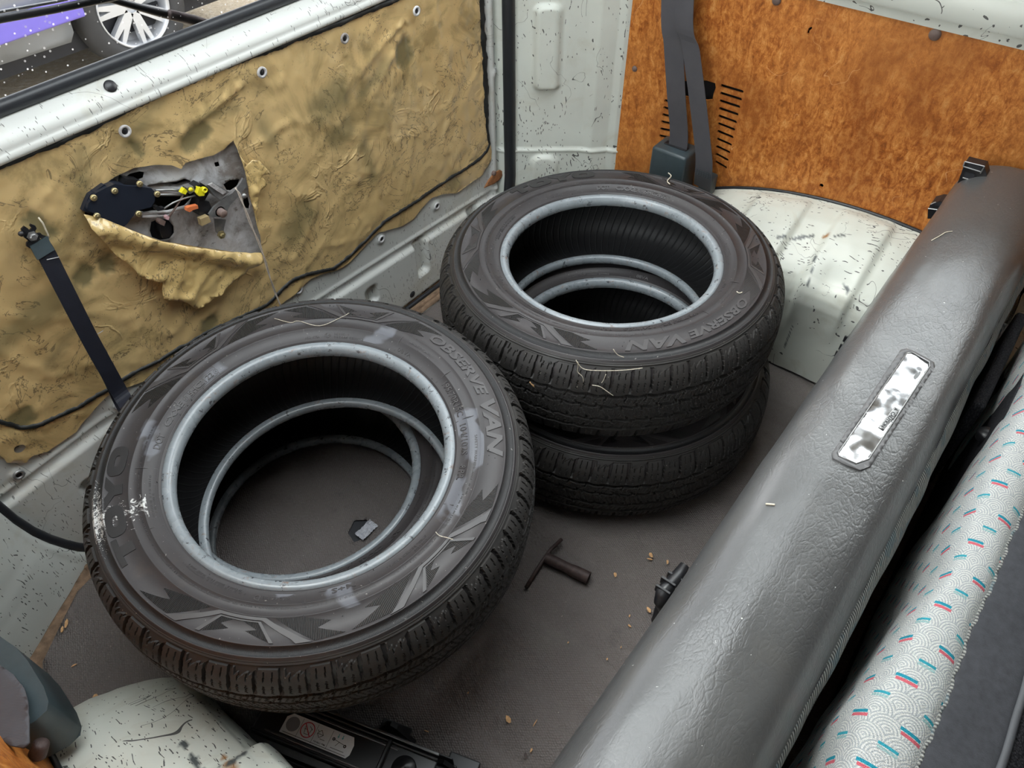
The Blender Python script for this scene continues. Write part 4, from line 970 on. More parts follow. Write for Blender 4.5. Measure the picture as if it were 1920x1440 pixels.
    # ring round E4, oval round the date code, mountain mark, radial bars
    def ringm(c, rc, w, hh, th=.00045, n_=26):
        o = [(c+math.degrees(w/rc)*math.cos(2*PI*q/n_), rc+hh*math.sin(2*PI*q/n_)) for q in range(n_)]
        i_ = [(c+math.degrees((w-th)/rc)*math.cos(2*PI*q/n_), rc+(hh-th)*math.sin(2*PI*q/n_)) for q in range(n_)]; poly_on(sml, o, .0005, 9, [i_])
    ringm(40.2, .2167, .0036, .0036); ringm(104.8, .2190, .0035, .0035); ringm(88.6, .2190, .0035, .0035); ringm(104.8, .2190, .0012, .0012); ringm(88.6, .2190, .0012, .0012)
    for rr in (.2238, .2142): poly_on(sml, [(104.6, rr), (88.8, rr), (88.8, rr+.0004), (104.6, rr+.0004)], .0005)
    poly_on(sml, [(232.8, .2150), (229.8, .2150), (231.3, .2235)], .0005, 9, [[(232.3, .2156), (230.3, .2156), (231.3, .2222)]])
    for a in (9.6, -16, -38, -75, 137, 162, 226, 247, 88, 60, 50, 108): poly_on(sml, [(a+.12, .2130), (a-.12, .2130), (a-.12, .2292), (a+.12, .2292)], .0006)
    for a in (-16, -38, 9.6, 137): poly_on(sml, [(a+.1, .2292), (a-.1, .2292), (a-.1, .2400), (a+.1, .2400)], .0005)
    # rows of lettering too small to read, as raised ticks
    q = random.Random(3)
    def ticks(a0, a1, r0, r1, gap=.5):
        a = a0
        while a > a1:
            w = q.uniform(.22, .42)
            if q.random() > .16: poly_on(sml, [(a, r0), (a-w*.35, r0), (a-w*.35, r1), (a, r1)], .0004); poly_on(sml, [(a-w*.6, r0+(r1-r0)*q.choice((0, .4))), (a-w*.9, r0), (a-w*.9, r1)], .0004)
            a -= gap+q.choice((0, 0, 0, .3))
    ticks(206, 180, .2185, .2212); ticks(204, 182, .2150, .2177); ticks(158, 140, .2185, .2210); ticks(156, 148, .2150, .2175); ticks(249, 168, .2330, .2356, .46); ticks(166, 120, .2330, .2352, .46); ticks(290, 254, .2330, .2352, .46); ticks(299, 290, .2370, .2390)
    sml.build('small_lettering', MAT['letter'], t)
    # lightning shaped graphics, four groups
    for c in (208.5, 268.5, 28.5, 88.5):
        o = lambda pl: [(c+a, r_) for a, r_ in pl]
        for pl in ([(-30.3, .2765), (-21.4, .2620), (-25.6, .2563), (-17, .2475), (-9.8, .2475), (-19.7, .2765)], [(9.6, .2475), (17.3, .2475), (24.9, .2575), (21.1, .2633), (27.9, .2765), (20.3, .2780)],
                   [(-8.8, .2757), (-5.4, .2530), (-1.6, .2525), (-5.2, .2614), (-2.5, .2653)], [(.9, .2541), (5.1, .2531), (8.9, .2766), (2.2, .2649), (5.2, .2627)]):
            hat = MB(); poly_on(hat, o(pl), .0005); hat.build('hatched_graphic', MAT['hatch'], t)
        frm = MB(); poly_on(frm, o([(-20.3, .2790), (-7.0, .2475), (7.0, .2475), (19.6, .2790), (15.6, .2790), (14.4, .2735), (6.0, .2510), (-6.0, .2510), (-14.6, .2730), (-16.5, .2790)]), .0012); frm.build('zigzag_graphic', MAT['letter'], t)
        frm = MB(); poly_on(frm, o([(-10.6, .2775), (-6.3, .2525), (5.7, .2525), (10.0, .2775), (9.0, .2775), (5.0, .2538), (-5.6, .2538), (-9.4, .2775)]), .0011); frm.build('zigzag_graphic', MAT['letter'], t)
    # rubber vent hairs
    vh = MB(); q = random.Random(11)
    for _ in range(54):
        a = q.uniform(0, 360); rr = q.choice((.2115, .2292, .2458, .2660, .2745, .2570)); p0 = P(a, rr, -.0002); h = q.choice((.0012, .0012, .0035))
        vh.tube([p0, p0+Vector((q.uniform(-.0006, .0006), q.uniform(-.0006, .0006), h))], .00045, 5)
    props(vh.build('vent_hairs', MAT['black'], t), kind='stuff')
    return t
def copy_tree(o, parent=None):
    c = o.copy(); COL.objects.link(c)
    if parent: c.parent = parent
    for ch in list(o.children): copy_tree(ch, c)
    return c
def pose(o, c, n, spin):
    """centre c, axis direction n, lettering turned by spin degrees"""
    n = Vector((n[0], n[1], 1)).normalized(); a = Vector((0, 1, 0)).cross(n).normalized(); b = n.cross(a)
    M = basis(a, b, n) @ Matrix.Rotation(math.radians(spin), 4, 'Z')
    base = Vector(c)-n*TW; M.translation = base; o.location = base; o.rotation_euler = M.to_euler()
T1 = make_tyre()
GT = 'worn winter tyres stacked on the cargo floor'
ty = [T1]+[copy_tree(T1) for _ in range(3)]
for o, c, n, sp, lab in zip(ty, ((.3290, .6386, .3010), (.3600, .7610, .0985), (.9826, .5456, .2955), (.9674, .5139, .0978)), ((-.0645, -.0789), (0, 0), (.0109, .0263), (0, 0)), (0, 147, -88, 10),
        ('large black tyre in the foreground, on top, with white scuffs on its left sidewall', 'black tyre lying on the floor under the white-scuffed foreground tyre, mostly hidden', 'black tyre on top of the rear stack, beside the white wheel arch and seat belt', 'bottom black tyre of the rear stack, lying flat on the rubber mat')):
    pose(o, c, n, sp); o['label'] = lab; o['group'] = GT
sw = [c for c in ty[0].children if c.name.startswith('sidewall')][0]; sw.data = sw.data.copy(); sw.data.materials[0] = MAT['rubber_scuffed']

# =================================================================== BENCH SEAT BACKREST
def sweep_x(name, sec, xs, mat, parent, fn=None, uv=False, cap=True):
    V = []; m = len(sec); L = [0]
    for a, b in zip(sec, sec[1:]): L.append(L[-1]+math.hypot(b[0]-a[0], b[1]-a[1]))
    for x in xs:
        for j, (y, z) in enumerate(sec):
            p = Vector((x, y, z)); V.append(fn(p, j, L[j]) if fn else p)
    n = len(xs); F = [(i*m+j, (i+1)*m+j, (i+1)*m+j+1, i*m+j+1) for i in range(n-1) for j in range(m-1)]
    if cap: F += [tuple(range(m)), tuple(reversed(range((n-1)*m, n*m)))]
    o = pm(name, V, F, mat, parent, True)
    if uv:
        me = o.data; ul = me.uv_layers.new(name='cloth'); off = ORG[o.name]; li = [0]*len(me.loops); me.loops.foreach_get('vertex_index', li)
        for k, vi in enumerate(li): ul.data[k].uv = (xs[vi//m], L[vi % m])
    return o
def smooth_sec(sec, k=4):
    out = []
    for i in range(len(sec)-1):
        p0 = sec[max(i-1, 0)]; p1 = sec[i]; p2 = sec[i+1]; p3 = sec[min(i+2, len(sec)-1)]
        for q in range(k):
            t = q/k; out.append(tuple(.5*((2*p1[d])+(-p0[d]+p2[d])*t+(2*p0[d]-5*p1[d]+4*p2[d]-p3[d])*t*t+(-p0[d]+3*p1[d]-3*p2[d]+p3[d])*t**3) for d in (0, 1)))
    return out+[sec[-1]]
BS = thing('bench_seat', 'grey vinyl topped bench seat backrest crossing the van with a metal plate', 'seat', (.5, .02, 0))
SEC = smooth_sec([(.094, .05), (.096, .25), (.097, .40), (.1000, .455), (.0985, .483), (.089, .505), (.070, .5205), (.045, .5290), (.015, .5325), (-.012, .5310), (-.034, .5240), (-.050, .5110), (-.060, .4920), (-.066, .465), (-.068, .435)], 5)
XS = [-.55+.02*i for i in range(100)]+[1.448, 1.460, 1.470, 1.478, 1.483, 1.486]
def bs_fn(p, j, l):
    k = .003*fbm(p.x*2.2, p.y*6, p.z*6, 3)+.0010*fbm(p.x*14, p.y*30, p.z*30, 2)
    e = sm(1.430, 1.487, p.x); cy, cz = .015, .43
    y = p.y+(cy-p.y)*.22*e*e; z = p.z+k-(.020*e*e if p.z > .4 else 0)
    if p.x < .05 or p.x > 1.28: z = max(z, .345)
    return Vector((p.x, y+k*.6, z))
sweep_x('vinyl_cover', SEC, XS, MAT['vinyl'], BS, bs_fn)
FS = smooth_sec([(-.0655, .446), (-.072, .438), (-.0790, .420), (-.0815, .395), (-.078, .372), (-.074, .352), (-.086, .30), (-.09, .15), (-.088, .05)], 4)
sweep_x('cloth_front', FS, [-.55+.01*i for i in range(201)], MAT['side_cloth'], BS, lambda p, j, l: Vector((p.x, p.y-.006*fbm(p.x*8, p.z*9, 4, 2), p.z if .05 < p.x < 1.28 else max(p.z, .34))), cap=False)
MB().tube([(x, -.0665+.0012*math.sin(x*22), .441) for x in [-.5+.05*i for i in range(40)]], .0022, 8).build('piping', MAT['velour'], BS, True)
MB().box((.66, .01, .22), (1.20, .12, .36)).build('inner_frame', MAT['fabric_dark'], BS)
# metal plate in its moulded frame
def sec_z(y):
    for (a, za), (b, zb) in zip(SEC, SEC[1:]):
        if b <= y <= a and za > .5: return za+(zb-za)*(y-a)/((b-a) or 1e-9)
    return .53
def topz(x, y): return sec_z(y)+bs_fn(Vector((x, y, sec_z(y))), 0, 0).z-sec_z(y)
FRP = [at_z(*q, .532) for q in ((1688, 657), (1700, 655), (1752, 679), (1754, 687), (1633, 874), (1612, 883), (1588, 874), (1561, 860), (1560, 849))]
PLP = [at_z(*q, .532) for q in ((1699, 664), (1709, 663), (1742, 679), (1743, 687), (1628, 862), (1604, 871), (1572, 856), (1571, 850))]
fr = slab([(p.x, p.y) for p in FRP], [[(p.x, p.y) for p in PLP]], .006, lambda x, y: Vector((x, y, topz(x, y)+.0022)), (0, 0, -.003), name='plate_frame', mat=plain('smooth_grey_vinyl', (.10, .098, .10), .45, var=.1, bump=.1, scale=100), parent=BS)
def crumple(x, y): return .0016*fbm(x*26, y*60, 3, 2)
n = NT('crumpled_chrome', .16, .95, (.62, .62, .63)); dots = n.vor(380, rnds=.2)
MAT['chrome'] = n.out(n.mix(n.noise(60, 3), (.55, .55, .56), (.72, .72, .73)), n.ramp(n.noise(40, 3), (.3, .12), (.7, .26)), n.bump(n.noise(26, 2, .4), .35, .004, n.bump(n.noise(110, 2), .15, .0006)))
plt = slab([(p.x, p.y) for p in PLP], [], .0024, lambda x, y: Vector((x, y, topz(x, y)+.0012+crumple(x, y))), (0, 0, -.0012), .2, 'metal_plate', MAT['chrome'], BS)
rim = [Vector((p.x, p.y, topz(p.x, p.y)+.0024)) for p in PLP]; rim.append(rim[0]); MB().tube(rim, .0008, 6).build('plate_edge', MAT['steel'], BS, True)
# CAUTION strip, read from the other side of the seat
ca, cb = at_z(1682, 766, .533), at_z(1652, 804, .533); cx = (ca+cb)/2; xd = (cb-ca); xd.z = 0; Lc = xd.length; xd.normalize(); yd = Vector((-xd.y, xd.x, 0))
cz = topz(cx.x, cx.y)+.0032; sgn = 1
slab([(-Lc/2, -.0036), (Lc/2, -.0036), (Lc/2, .0036), (-Lc/2, .0036)], [], .004, lambda u, v: Vector((cx.x, cx.y, 0))+xd*u+yd*v+Vector((0, 0, cz)), (0, 0, -.0006), name='caution_strip', mat=MAT['steel'], parent=plt)
def flat_text(body, c, xdir, ydir, w, h, mat, parent, name='lettering', th=.0003, bold=0.02):
    cu = bpy.data.curves.new('t', 'FONT'); cu.body = body; cu.size = 1; cu.offset = bold; cu.resolution_u = 3; cu.extrude = .01
    ob = bpy.data.objects.new('t', cu); COL.objects.link(ob); bpy.context.view_layer.update(); me = bpy.data.meshes.new_from_object(ob); bpy.data.objects.remove(ob)
    co = [v.co.copy() for v in me.vertices]; x0_, x1_ = min(v.x for v in co), max(v.x for v in co); y0_, y1_ = min(v.y for v in co), max(v.y for v in co)
    xd_, yd_ = Vector(xdir).normalized(), Vector(ydir).normalized(); nn = xd_.cross(yd_)
    for v in me.vertices: q = v.co; v.co = Vector(c)+xd_*((q.x-x0_)/(x1_-x0_)-.5)*w+yd_*((q.y-y0_)/(y1_-y0_)-.5)*h+nn*(th if q.z > 0 else -th)
    me.name = name; me.materials.clear(); return link(name, me, mat, parent, False)
flat_text('CAUTION', (cx.x+xd.x*.003, cx.y+xd.y*.003, cz), xd, yd, Lc*.72, .0044, MAT['black'], plt)
tc_ = Vector((cx.x, cx.y, cz+.0001))-xd*(Lc*.43)
MB().prism([(-.0022, -.0019), (.0022, -.0019), (0, .0022)], .0003, basis(xd, yd, (0, 0, 1), tc_)).build('warning_mark', MAT['black'], plt)
# black catches peeping out behind the seat
def catch(name, label, pts, cat):
    th = thing(name, label, cat, pts[0]); return th
for nm, lab, A_ in (('seat_catch', 'shiny black plastic catch peeping out behind the seat in front of the right wheel arch', [(1588, 640), (1580, 655), (1572, 668), (1566, 682)]), ('seat_catch', 'dark ribbed plastic catch peeping out behind the seat near the wood chips', [(1262, 1085), (1250, 1095), (1240, 1110), (1232, 1128)])):
    P_ = [at_y(q[0]+6, q[1], .118) for q in A_]; th = thing(nm, lab, 'catch', P_[0]); mb = MB()
    mb.tube([P_[0]+Vector((.02, 0, .006)), P_[0], P_[1], P_[2], P_[3], P_[3]+Vector((0, -.01, -.02))], .010, 12, rr=[.006, .009, .008, .011, .008, .006]); mb.build('body', MAT['black'], th, True)
    for q in P_[:3]: MB().box(q+Vector((-.002, .002, .002)), (.003, .020, .014), bev=.001).build('rib', MAT['black'], th)
    MB().box((P_[3].x+.01, .112, P_[3].z-.03), (.03, .02, .05), bev=.004).build('bracket', MAT['black'], th)
# buckles at the far end of the seat
def yzprism(mb, pts, X, th_): return mb.prism([((lambda p: (p.y, p.z))(at_x(*q, X))) for q in pts], th_, Matrix(((0, 0, 1, X), (1, 0, 0, 0), (0, 1, 0, 0), (0, 0, 0, 1))))
BX = 1.40
b1 = thing('belt_buckle', 'open black plastic seat belt buckle standing highest at the far end of the seat', 'buckle', at_x(1815, 340, BX))
o_ = yzprism(MB(), [(1810, 303), (1846, 312), (1850, 330), (1812, 400), (1792, 420), (1783, 378)], BX, .022).build('shell', MAT['black'], b1); md = o_.modifiers.new('b', 'BEVEL'); md.width = .0015; md.segments = 2
yzprism(MB(), [(1816, 307), (1840, 313), (1837, 321), (1813, 314)], BX-.0012, .002).build('mouth', MAT['dark'], b1)
yzprism(MB(), [(1810, 323), (1828, 327), (1824, 338), (1806, 333)], BX-.0015, .002).build('window_slot', MAT['dark'], b1)
for a, b in (((1809, 303), (1846, 312)), ((1846, 312), (1838, 325)), ((1809, 303), (1806, 312)), ((1806, 312), (1838, 322)), ((1805, 333), (1824, 339))): MB().tube([at_x(*a, BX-.002), at_x(*b, BX-.002)], .0011, 6).build('edge', MAT['steel'], b1)
b2 = thing('belt_buckle', 'squat black seat belt buckle with a webbing stalk, lower left of the open buckle', 'buckle', at_x(1760, 400, BX-.03))
o_ = yzprism(MB(), [(1740, 392), (1745, 382), (1760, 378), (1785, 380), (1790, 384), (1782, 410), (1739, 410)], BX-.03, .03).build('shell', MAT['black'], b2); md = o_.modifiers.new('b', 'BEVEL'); md.width = .002; md.segments = 2
yzprism(MB(), [(1753, 380), (1770, 381), (1768, 387), (1750, 386)], BX-.0315, .002).build('mouth', MAT['dark'], b2)
for a, b in (((1740, 391), (1748, 392)), ((1748, 392), (1778, 396)), ((1745, 383), (1755, 379))): MB().tube([at_x(*a, BX-.032), at_x(*b, BX-.032)], .0011, 6).build('edge', MAT['steel'], b2)
yzprism(MB(), [(1745, 408), (1782, 408), (1770, 470), (1738, 470)], BX-.025, .012).build('stalk', MAT['black'], b2)
# =================================================================== FRONT SEAT with patterned cloth
PS = thing('patterned_seat', 'seat backrest with pale patterned cloth bolster and grey velour panel, bottom right corner', 'seat', (.45, -.18, 0))
C1 = smooth_sec([(-.110, .16), (-.108, .30), (-.106, .38), (-.1055, .43), (-.108, .468), (-.115, .492), (-.124, .504), (-.142, .507), (-.158, .503), (-.168, .494)], 5)
XP = [-.35+.012*i for i in range(140)]
def bulge(x): return .010*math.exp(-((x-.40)/.07)**2)-.010*math.exp(-((x-.27)/.09)**2)*.4+.004*math.sin(x*9)-.011*sm(.50, .62, x)-.012*sm(.70, .95, x)+.010*sm(1.0, 1.1, x)
def ps_fn(p, j, l):
    w = sm(-.17, -.10, p.y); return Vector((p.x, p.y+bulge(p.x)*w+.002*fbm(p.x*12, p.z*12, 3, 2)-.012*sm(.5, 1.0, p.x)*(1-w), max(p.z, .345 if not .05 < p.x < 1.27 else 0)+.003*fbm(p.x*9, p.y*14, 6, 2)))
sweep_x('cloth_bolster', C1, XP, MAT['pattern'], PS, ps_fn, uv=True, cap=False)
C2 = smooth_sec([(-.166, .4955), (-.172, .4975), (-.190, .4960), (-.212, .4920), (-.222, .4890), (-.226, .4860)], 4)
C3 = smooth_sec([(-.229, .4835), (-.240, .478), (-.262, .455), (-.275, .40), (-.28, .20)], 4)
sweep_x('velour_panel', C2, XP, MAT['velour'], PS, ps_fn, cap=False); sweep_x('velour_side', C3, XP, MAT['fabric_dark'], PS, ps_fn, cap=False)
# ragged seam between cloth and velour, and the hard piping
MB().tube([ps_fn(Vector((x, -.1670+.0010*math.sin(x*300)+.0008*math.sin(x*131), .4955)), 0, 0) for x in [-.35+.004*i for i in range(410)]], .0021, 6).build('seam', MAT['side_cloth'], PS, True)
MB().tube([ps_fn(Vector((x, -.2272, .4862)), 0, 0) for x in XP], .0042, 10).build('piping', plain('grey_vinyl_piping', (.085, .088, .097), .5, var=.15, bump=.1, scale=80), PS, True)
MB().box((.66, -.18, .27), (1.20, .11, .36)).build('inner_frame', MAT['fabric_dark'], PS)
MB().box((1.12, -.098, .30), (.26, .018, .20), bev=.006).build('hinge_cover', MAT['fabric_dark'], PS)
p = at_z(1850, 812, .38); MB().lathe([(.0001, .004), (.010, .004), (.013, .001), (.013, -.01)], p, face_to((0, .2, .9)), 24).build('hinge_knob', MAT['black'], PS, True)

# =================================================================== BELTS
def retractor(name, label, X0, X1, Y0, Y1, Z0, Z1, bev):
    t = thing(name, label, 'seat belt', ((X0+X1)/2, (Y0+Y1)/2, Z0))
    MB().box(((X0+X1)/2, (Y0+Y1)/2, (Z0+Z1)/2), (abs(X1-X0), abs(Y1-Y0), Z1-Z0), bev=bev).build('housing', MAT['retractor'], t, True)
    return t
a1, a2 = at_x(1221, 282, 1.43), at_x(1288, 290, 1.43)
SB = retractor('seat_belt', 'charcoal seat belt hanging down to a slate plastic reel on the brown side board', 1.43, 1.499, a2.y, a1.y, .19, (a1.z+a2.z)/2, .007)
hz = (a1.z+a2.z)/2
q = at_x(1270, 258, 1.462); MB().box((1.465, q.y, hz+.001), (.016, .058, .003), bev=.001).build('slot_rim', MAT['black'], SB)
def strap_pts(L_, X): return [at_x(*q, X_) for q, X_ in zip(L_, X)]
top1 = at_x(1259, 0, 1.452); P1 = [top1+Vector((.02, (top1.y-at_x(1272, 250, 1.455).y)*.9, .42)), top1, at_x(1263, 90, 1.452), at_x(1268, 180, 1.453), at_x(1273, 252, 1.460), Vector((1.462, at_x(1273, 252, 1.460).y-.002, hz-.02))]
def dens(P_, k=6):
    o = []
    for i in range(len(P_)-1):
        p0 = P_[max(i-1, 0)]; p1 = P_[i]; p2 = P_[i+1]; p3 = P_[min(i+2, len(P_)-1)]
        for q_ in range(k): t = q_/k; o.append(.5*((2*p1)+(p2-p0)*t+(2*p0-5*p1+4*p2-p3)*t*t+(3*p1-p0-3*p2+p3)*t**3))
    return o+[P_[-1]]
MB().ribbon(dens(P1), (0, .047, 0), .0013).build('webbing', MAT['belt'], SB)
top2 = at_x(1283, 0, 1.442); P2 = [top2+Vector((.03, .05, .42)), top2, at_x(1295, 90, 1.440), at_x(1307, 180, 1.438), at_x(1315, 250, 1.437), at_x(1320, 300, 1.436), at_x(1318, 335, 1.440), at_x(1316, 352, 1.452)]
w2 = [Vector((.008, .0465, 0))]*112; d2 = dens(P2)
MB().ribbon(d2, w2[:len(d2)], .0013).build('webbing', MAT['belt'], SB)
bt = MB(); c0 = at_x(1319, 326, 1.433)
for k in range(3): bt.tube([c0+Vector((-.001, -.018+.003*j, .004*math.cos(j*PI)*.5-.005*k+.005)) for j in range(13)], .0007, 5)
bt.build('stitching', MAT['retractor'], SB)
MB().box((1.47, c0.y, c0.z-.045), (.035, .032, .05), bev=.006).build('anchor', MAT['retractor'], SB, True)
# left belt reel
SL = thing('seat_belt', 'slate plastic belt reel with worn grey webbing folded over it, bottom left corner', 'seat belt', (-.12, .62, .2))
out_ = [at_z(*q, .335) for q in ((-40, 1176), (0, 1193), (30, 1214), (50, 1236), (82, 1288), (91, 1315), (88, 1332), (66, 1352), (30, 1372), (-40, 1400))]
mb = MB(); mb.prism([(p.x, p.y) for p in out_], .09, Matrix.Translation((0, 0, .245))); o_ = mb.build('housing', MAT['retractor'], SL); md = o_.modifiers.new('b', 'BEVEL'); md.width = .009; md.segments = 4; md.limit_method = 'ANGLE'; md.angle_limit = .5; o_.data.polygons.foreach_set('use_smooth', [True]*len(o_.data.polygons))
so = [at_z(*q, .350) for q in ((-60, 1236), (0, 1247), (22, 1262), (46, 1290), (58, 1320), (62, 1352), (64, 1398), (52, 1408), (28, 1404), (0, 1384), (-60, 1345))]
def sl3(x, y): return Vector((x, y, .350+.012*math.exp(-((y-.60)/.05)**2)-.05*sm(.57, .52, y)+.0016*fbm(x*60, y*60, 2)))
slab([(p.x, p.y) for p in so], [], .006, sl3, (0, 0, -.003), name='webbing', mat=MAT['belt'], parent=SL)
p = at_z(76, 1398, .315); MB().lathe([(.0001, .006), (.006, .006), (.009, .003), (.010, -.015)], p, face_to((.6, -.1, .8)), 18).build('bolt', MAT['rust'], SL, True)
# =================================================================== TAILGATE PULL STRAP
ps = thing('pull_strap', 'black webbing pull strap bolted to the tailgate film', 'strap', at_y(62, 440, 1.06))
CP = [(78, 462, 1.058), (88, 478, 1.052), (112, 525, 1.045), (140, 580, 1.038), (170, 638, 1.032), (200, 692, 1.026), (226, 738, 1.022), (238, 758, 1.020)]
P_ = dens([at_y(*q) for q in CP]); wdir = (at_y(200, 618, 1.035)-at_y(168, 640, 1.035)).normalized()
MB().ribbon(P_, wdir*.026, .0016).build('webbing', MAT['belt_black'], ps)
CP2 = [(150, 600, 1.042), (180, 660, 1.040), (204, 705, 1.042), (222, 745, 1.044), (236, 772, 1.030)]
MB().ribbon(dens([at_y(*q) for q in CP2]), wdir*.022, .0016).build('webbing', MAT['belt_black'], ps)
for q0, q1, nm in (((85, 485), (108, 480), 'fold_mark'), ((168, 632), (191, 618), 'fold_mark')): MB().tube([at_y(*q0, 1.0405 if q0[1] > 600 else 1.0508)+Vector((0, -.004, 0)), at_y(*q1, 1.0405 if q0[1] > 600 else 1.0508)+Vector((0, -.004, 0))], .0006, 5).build(nm, MAT['galv'], ps)
sk = MB(); sk.ribbon([at_y(72, 452, 1.057), at_y(80, 468, 1.053), at_y(86, 478, 1.050)], wdir*.027, .004); sk.build('sewn_end', MAT['retractor'], ps)
br = plate(MB(), [(40, 430), (46, 424), (52, 428), (56, 432), (60, 428), (56, 424), (58, 420), (66, 423), (69, 428), (66, 434), (70, 438), (76, 437), (80, 441), (87, 443), (86, 448), (78, 448), (74, 446), (82, 455), (64, 464), (56, 466), (50, 462), (50, 456), (54, 452), (46, 446), (42, 438)], 1.058, .0028).build('bracket', MAT['black'], ps)
p = at_y(61, 443, 1.056); MB().lathe([(.0001, .005), (.0042, .005), (.0052, .0035), (.0052, .001), (.0075, .001), (.0075, -.001)], p, face_to((0, -1, 0)), 6).build('bolt', MAT['steel'], ps)
p = at_y(39, 438, 1.056); MB().lathe([(.0001, .004), (.0035, .003), (.004, 0)], p, face_to((0, -1, 0)), 12).build('stud', MAT['black'], ps, True)
MB().tube([at_y(*q, 1.062) for q in ((72, 408), (80, 418), (90, 440), (91, 446))], .0012, 6).build('wire_clip', MAT['straw'], ps, True)
# =================================================================== SCISSOR JACK
j0 = at_z(620, 1392, .0); j0.z = 0; ja = (at_z(860, 1455, .07)-at_z(560, 1335, .07)); ja.z = 0; ja.normalize(); jb = Vector((-ja.y, ja.x, 0)); JM = basis(ja, jb, (0, 0, 1), j0)
MAT['jack_gloss'] = plain('gloss_black_edge', (.05, .05, .052), .2, spec=.9, var=.2, coat=1.0)
JK = thing('scissor_jack', 'glossy black scissor jack with pictogram label lying folded under the foreground tyre', 'jack', j0)
jl = at_z(596, 1374, .09); jl = JM.inverted() @ jl
def jbox(nm, c, s, mat='jack', bev=.002, parent=JK):
    return MB().box(JM @ Vector(c), s, JM.to_3x3(), bev).build(nm, MAT[mat], parent, False)
yc_ = jl.y; xc_ = jl.x
jbox('base_channel', (xc_+.045, yc_, .014), (.31, .085, .024)); jbox('base_wall', (xc_+.045, yc_+.042, .030), (.30, .003, .05)); jbox('base_wall', (xc_+.045, yc_-.042, .030), (.30, .003, .05))
jbox('arm', (xc_+.04, yc_, .078), (.28, .052, .006)); jbox('arm_wall', (xc_+.04, yc_+.027, .066), (.28, .004, .040)); jbox('arm_wall', (xc_+.04, yc_-.027, .066), (.28, .004, .040))
for s_ in (1, -1): jbox('arm_rib', (xc_+.02, yc_+s_*.0205, .0815), (.20, .0035, .003), 'jack_gloss', bev=.001)
jbox('arm_lip', (xc_+.04, yc_+.033, .088), (.28, .004, .004), 'jack_gloss', bev=.001); jbox('arm_lip', (xc_+.04, yc_-.035, .075), (.28, .010, .004), 'jack_gloss', bev=.001)
jbox('cross_web', (xc_+.105, yc_, .086), (.006, .056, .014))
mb = MB(); mb.lathe([(.0001, .012), (.006, .011), (.010, .006), (.017, .005), (.019, 0)], JM @ Vector((xc_+.138, yc_, .080)), None, 24); mb.build('pivot', MAT['jack'], JK, True)
MB().tube([JM @ Vector((xc_-.11, yc_, .055)), JM @ Vector((xc_+.26, yc_, .055))], .007, 12).build('screw_rod', MAT['jack'], JK, True)
def fin(x, y, h, w):
    mb = MB(); M2 = JM @ basis((1, 0, 0), (0, 0, 1), (0, 1, 0), (x, y, 0)); mb.prism([(-w, 0), (w*1.3, 0), (w*.7, h*.45), (w*.35, h*.85), (0, h), (-w*.35, h*.85), (-w*.7, h*.4)], .006, M2); return mb
fin(xc_+.085, yc_+.055, .05, .028).build('foot_lug', MAT['jack'], JK); jbox('foot', (xc_+.085, yc_+.055, .006), (.05, .035, .012), 'black')
fin(xc_+.185, yc_+.03, .06, .03).build('foot_lug', MAT['jack'], JK); jbox('foot', (xc_+.205, yc_+.045, .006), (.05, .035, .012), 'black'); jbox('end_clevis', (xc_+.185, yc_, .05), (.04, .05, .04), 'black', bev=.006)
# label
n = NT('label_print', .4, 0, (.62, .63, .64)); MAT['label'] = n.out(n.mix(n.noise(90, 4), (.68, .69, .70), (.80, .81, .82)))
MAT['red'] = plain('red_print', (.62, .04, .06), .5, var=.1); MAT['teal'] = plain('teal_print', (.10, .42, .42), .5, var=.1); MAT['ink'] = plain('black_print', (.02, .02, .02), .5, var=.1); MAT['greyink'] = plain('grey_print', (.22, .23, .25), .5, var=.1)
zl = .0818
def jp(x, y, z=zl): return JM @ Vector((xc_+x, yc_+y, z))
LB = slab([(-.058, -.016), (.052, -.016), (.056, -.010), (.056, .004), (.051, .014), (-.050, .014), (-.058, .007)], [], .02, lambda x, y: jp(x, y), (0, 0, -.0006), name='label', mat=MAT['label'], parent=JK, smooth=False)
def disc(mb, x, y, r0, r1, zz, n_=28):
    V = []; 
    for k in range(n_): a = 2*PI*k/n_; V += [jp(x+r1*math.cos(a), y+r1*math.sin(a), zz), jp(x+r0*math.cos(a), y+r0*math.sin(a), zz)]
    return mb.add(V, [(2*k, 2*((k+1) % n_), 2*((k+1) % n_)+1, 2*k+1) for k in range(n_)])
def bar(mb, a, b, w, zz=zl+.0004):
    a, b = Vector(a), Vector(b); d = (b-a).normalized(); q_ = Vector((-d.y, d.x))*w/2
    return mb.add([jp(*(a-q_), zz), jp(*(b-q_), zz), jp(*(b+q_), zz), jp(*(a+q_), zz)], [(0, 1, 2, 3)])
disc(MB(), -.044, 0, .0001, .0105, zl+.0004).build('grey_disc', MAT['greyink'], LB)
r_ = MB(); disc(r_, -.019, 0, .0098, .0112, zl+.0005); bar(r_, (-.0262, .0078), (-.0118, -.0078), .0013, zl+.0006); r_.build('no_entry_ring', MAT['red'], LB)
k_ = MB()
for a in (-.0315, -.0065, .0185): bar(k_, (a, -.0145), (a, .0125), .0005)
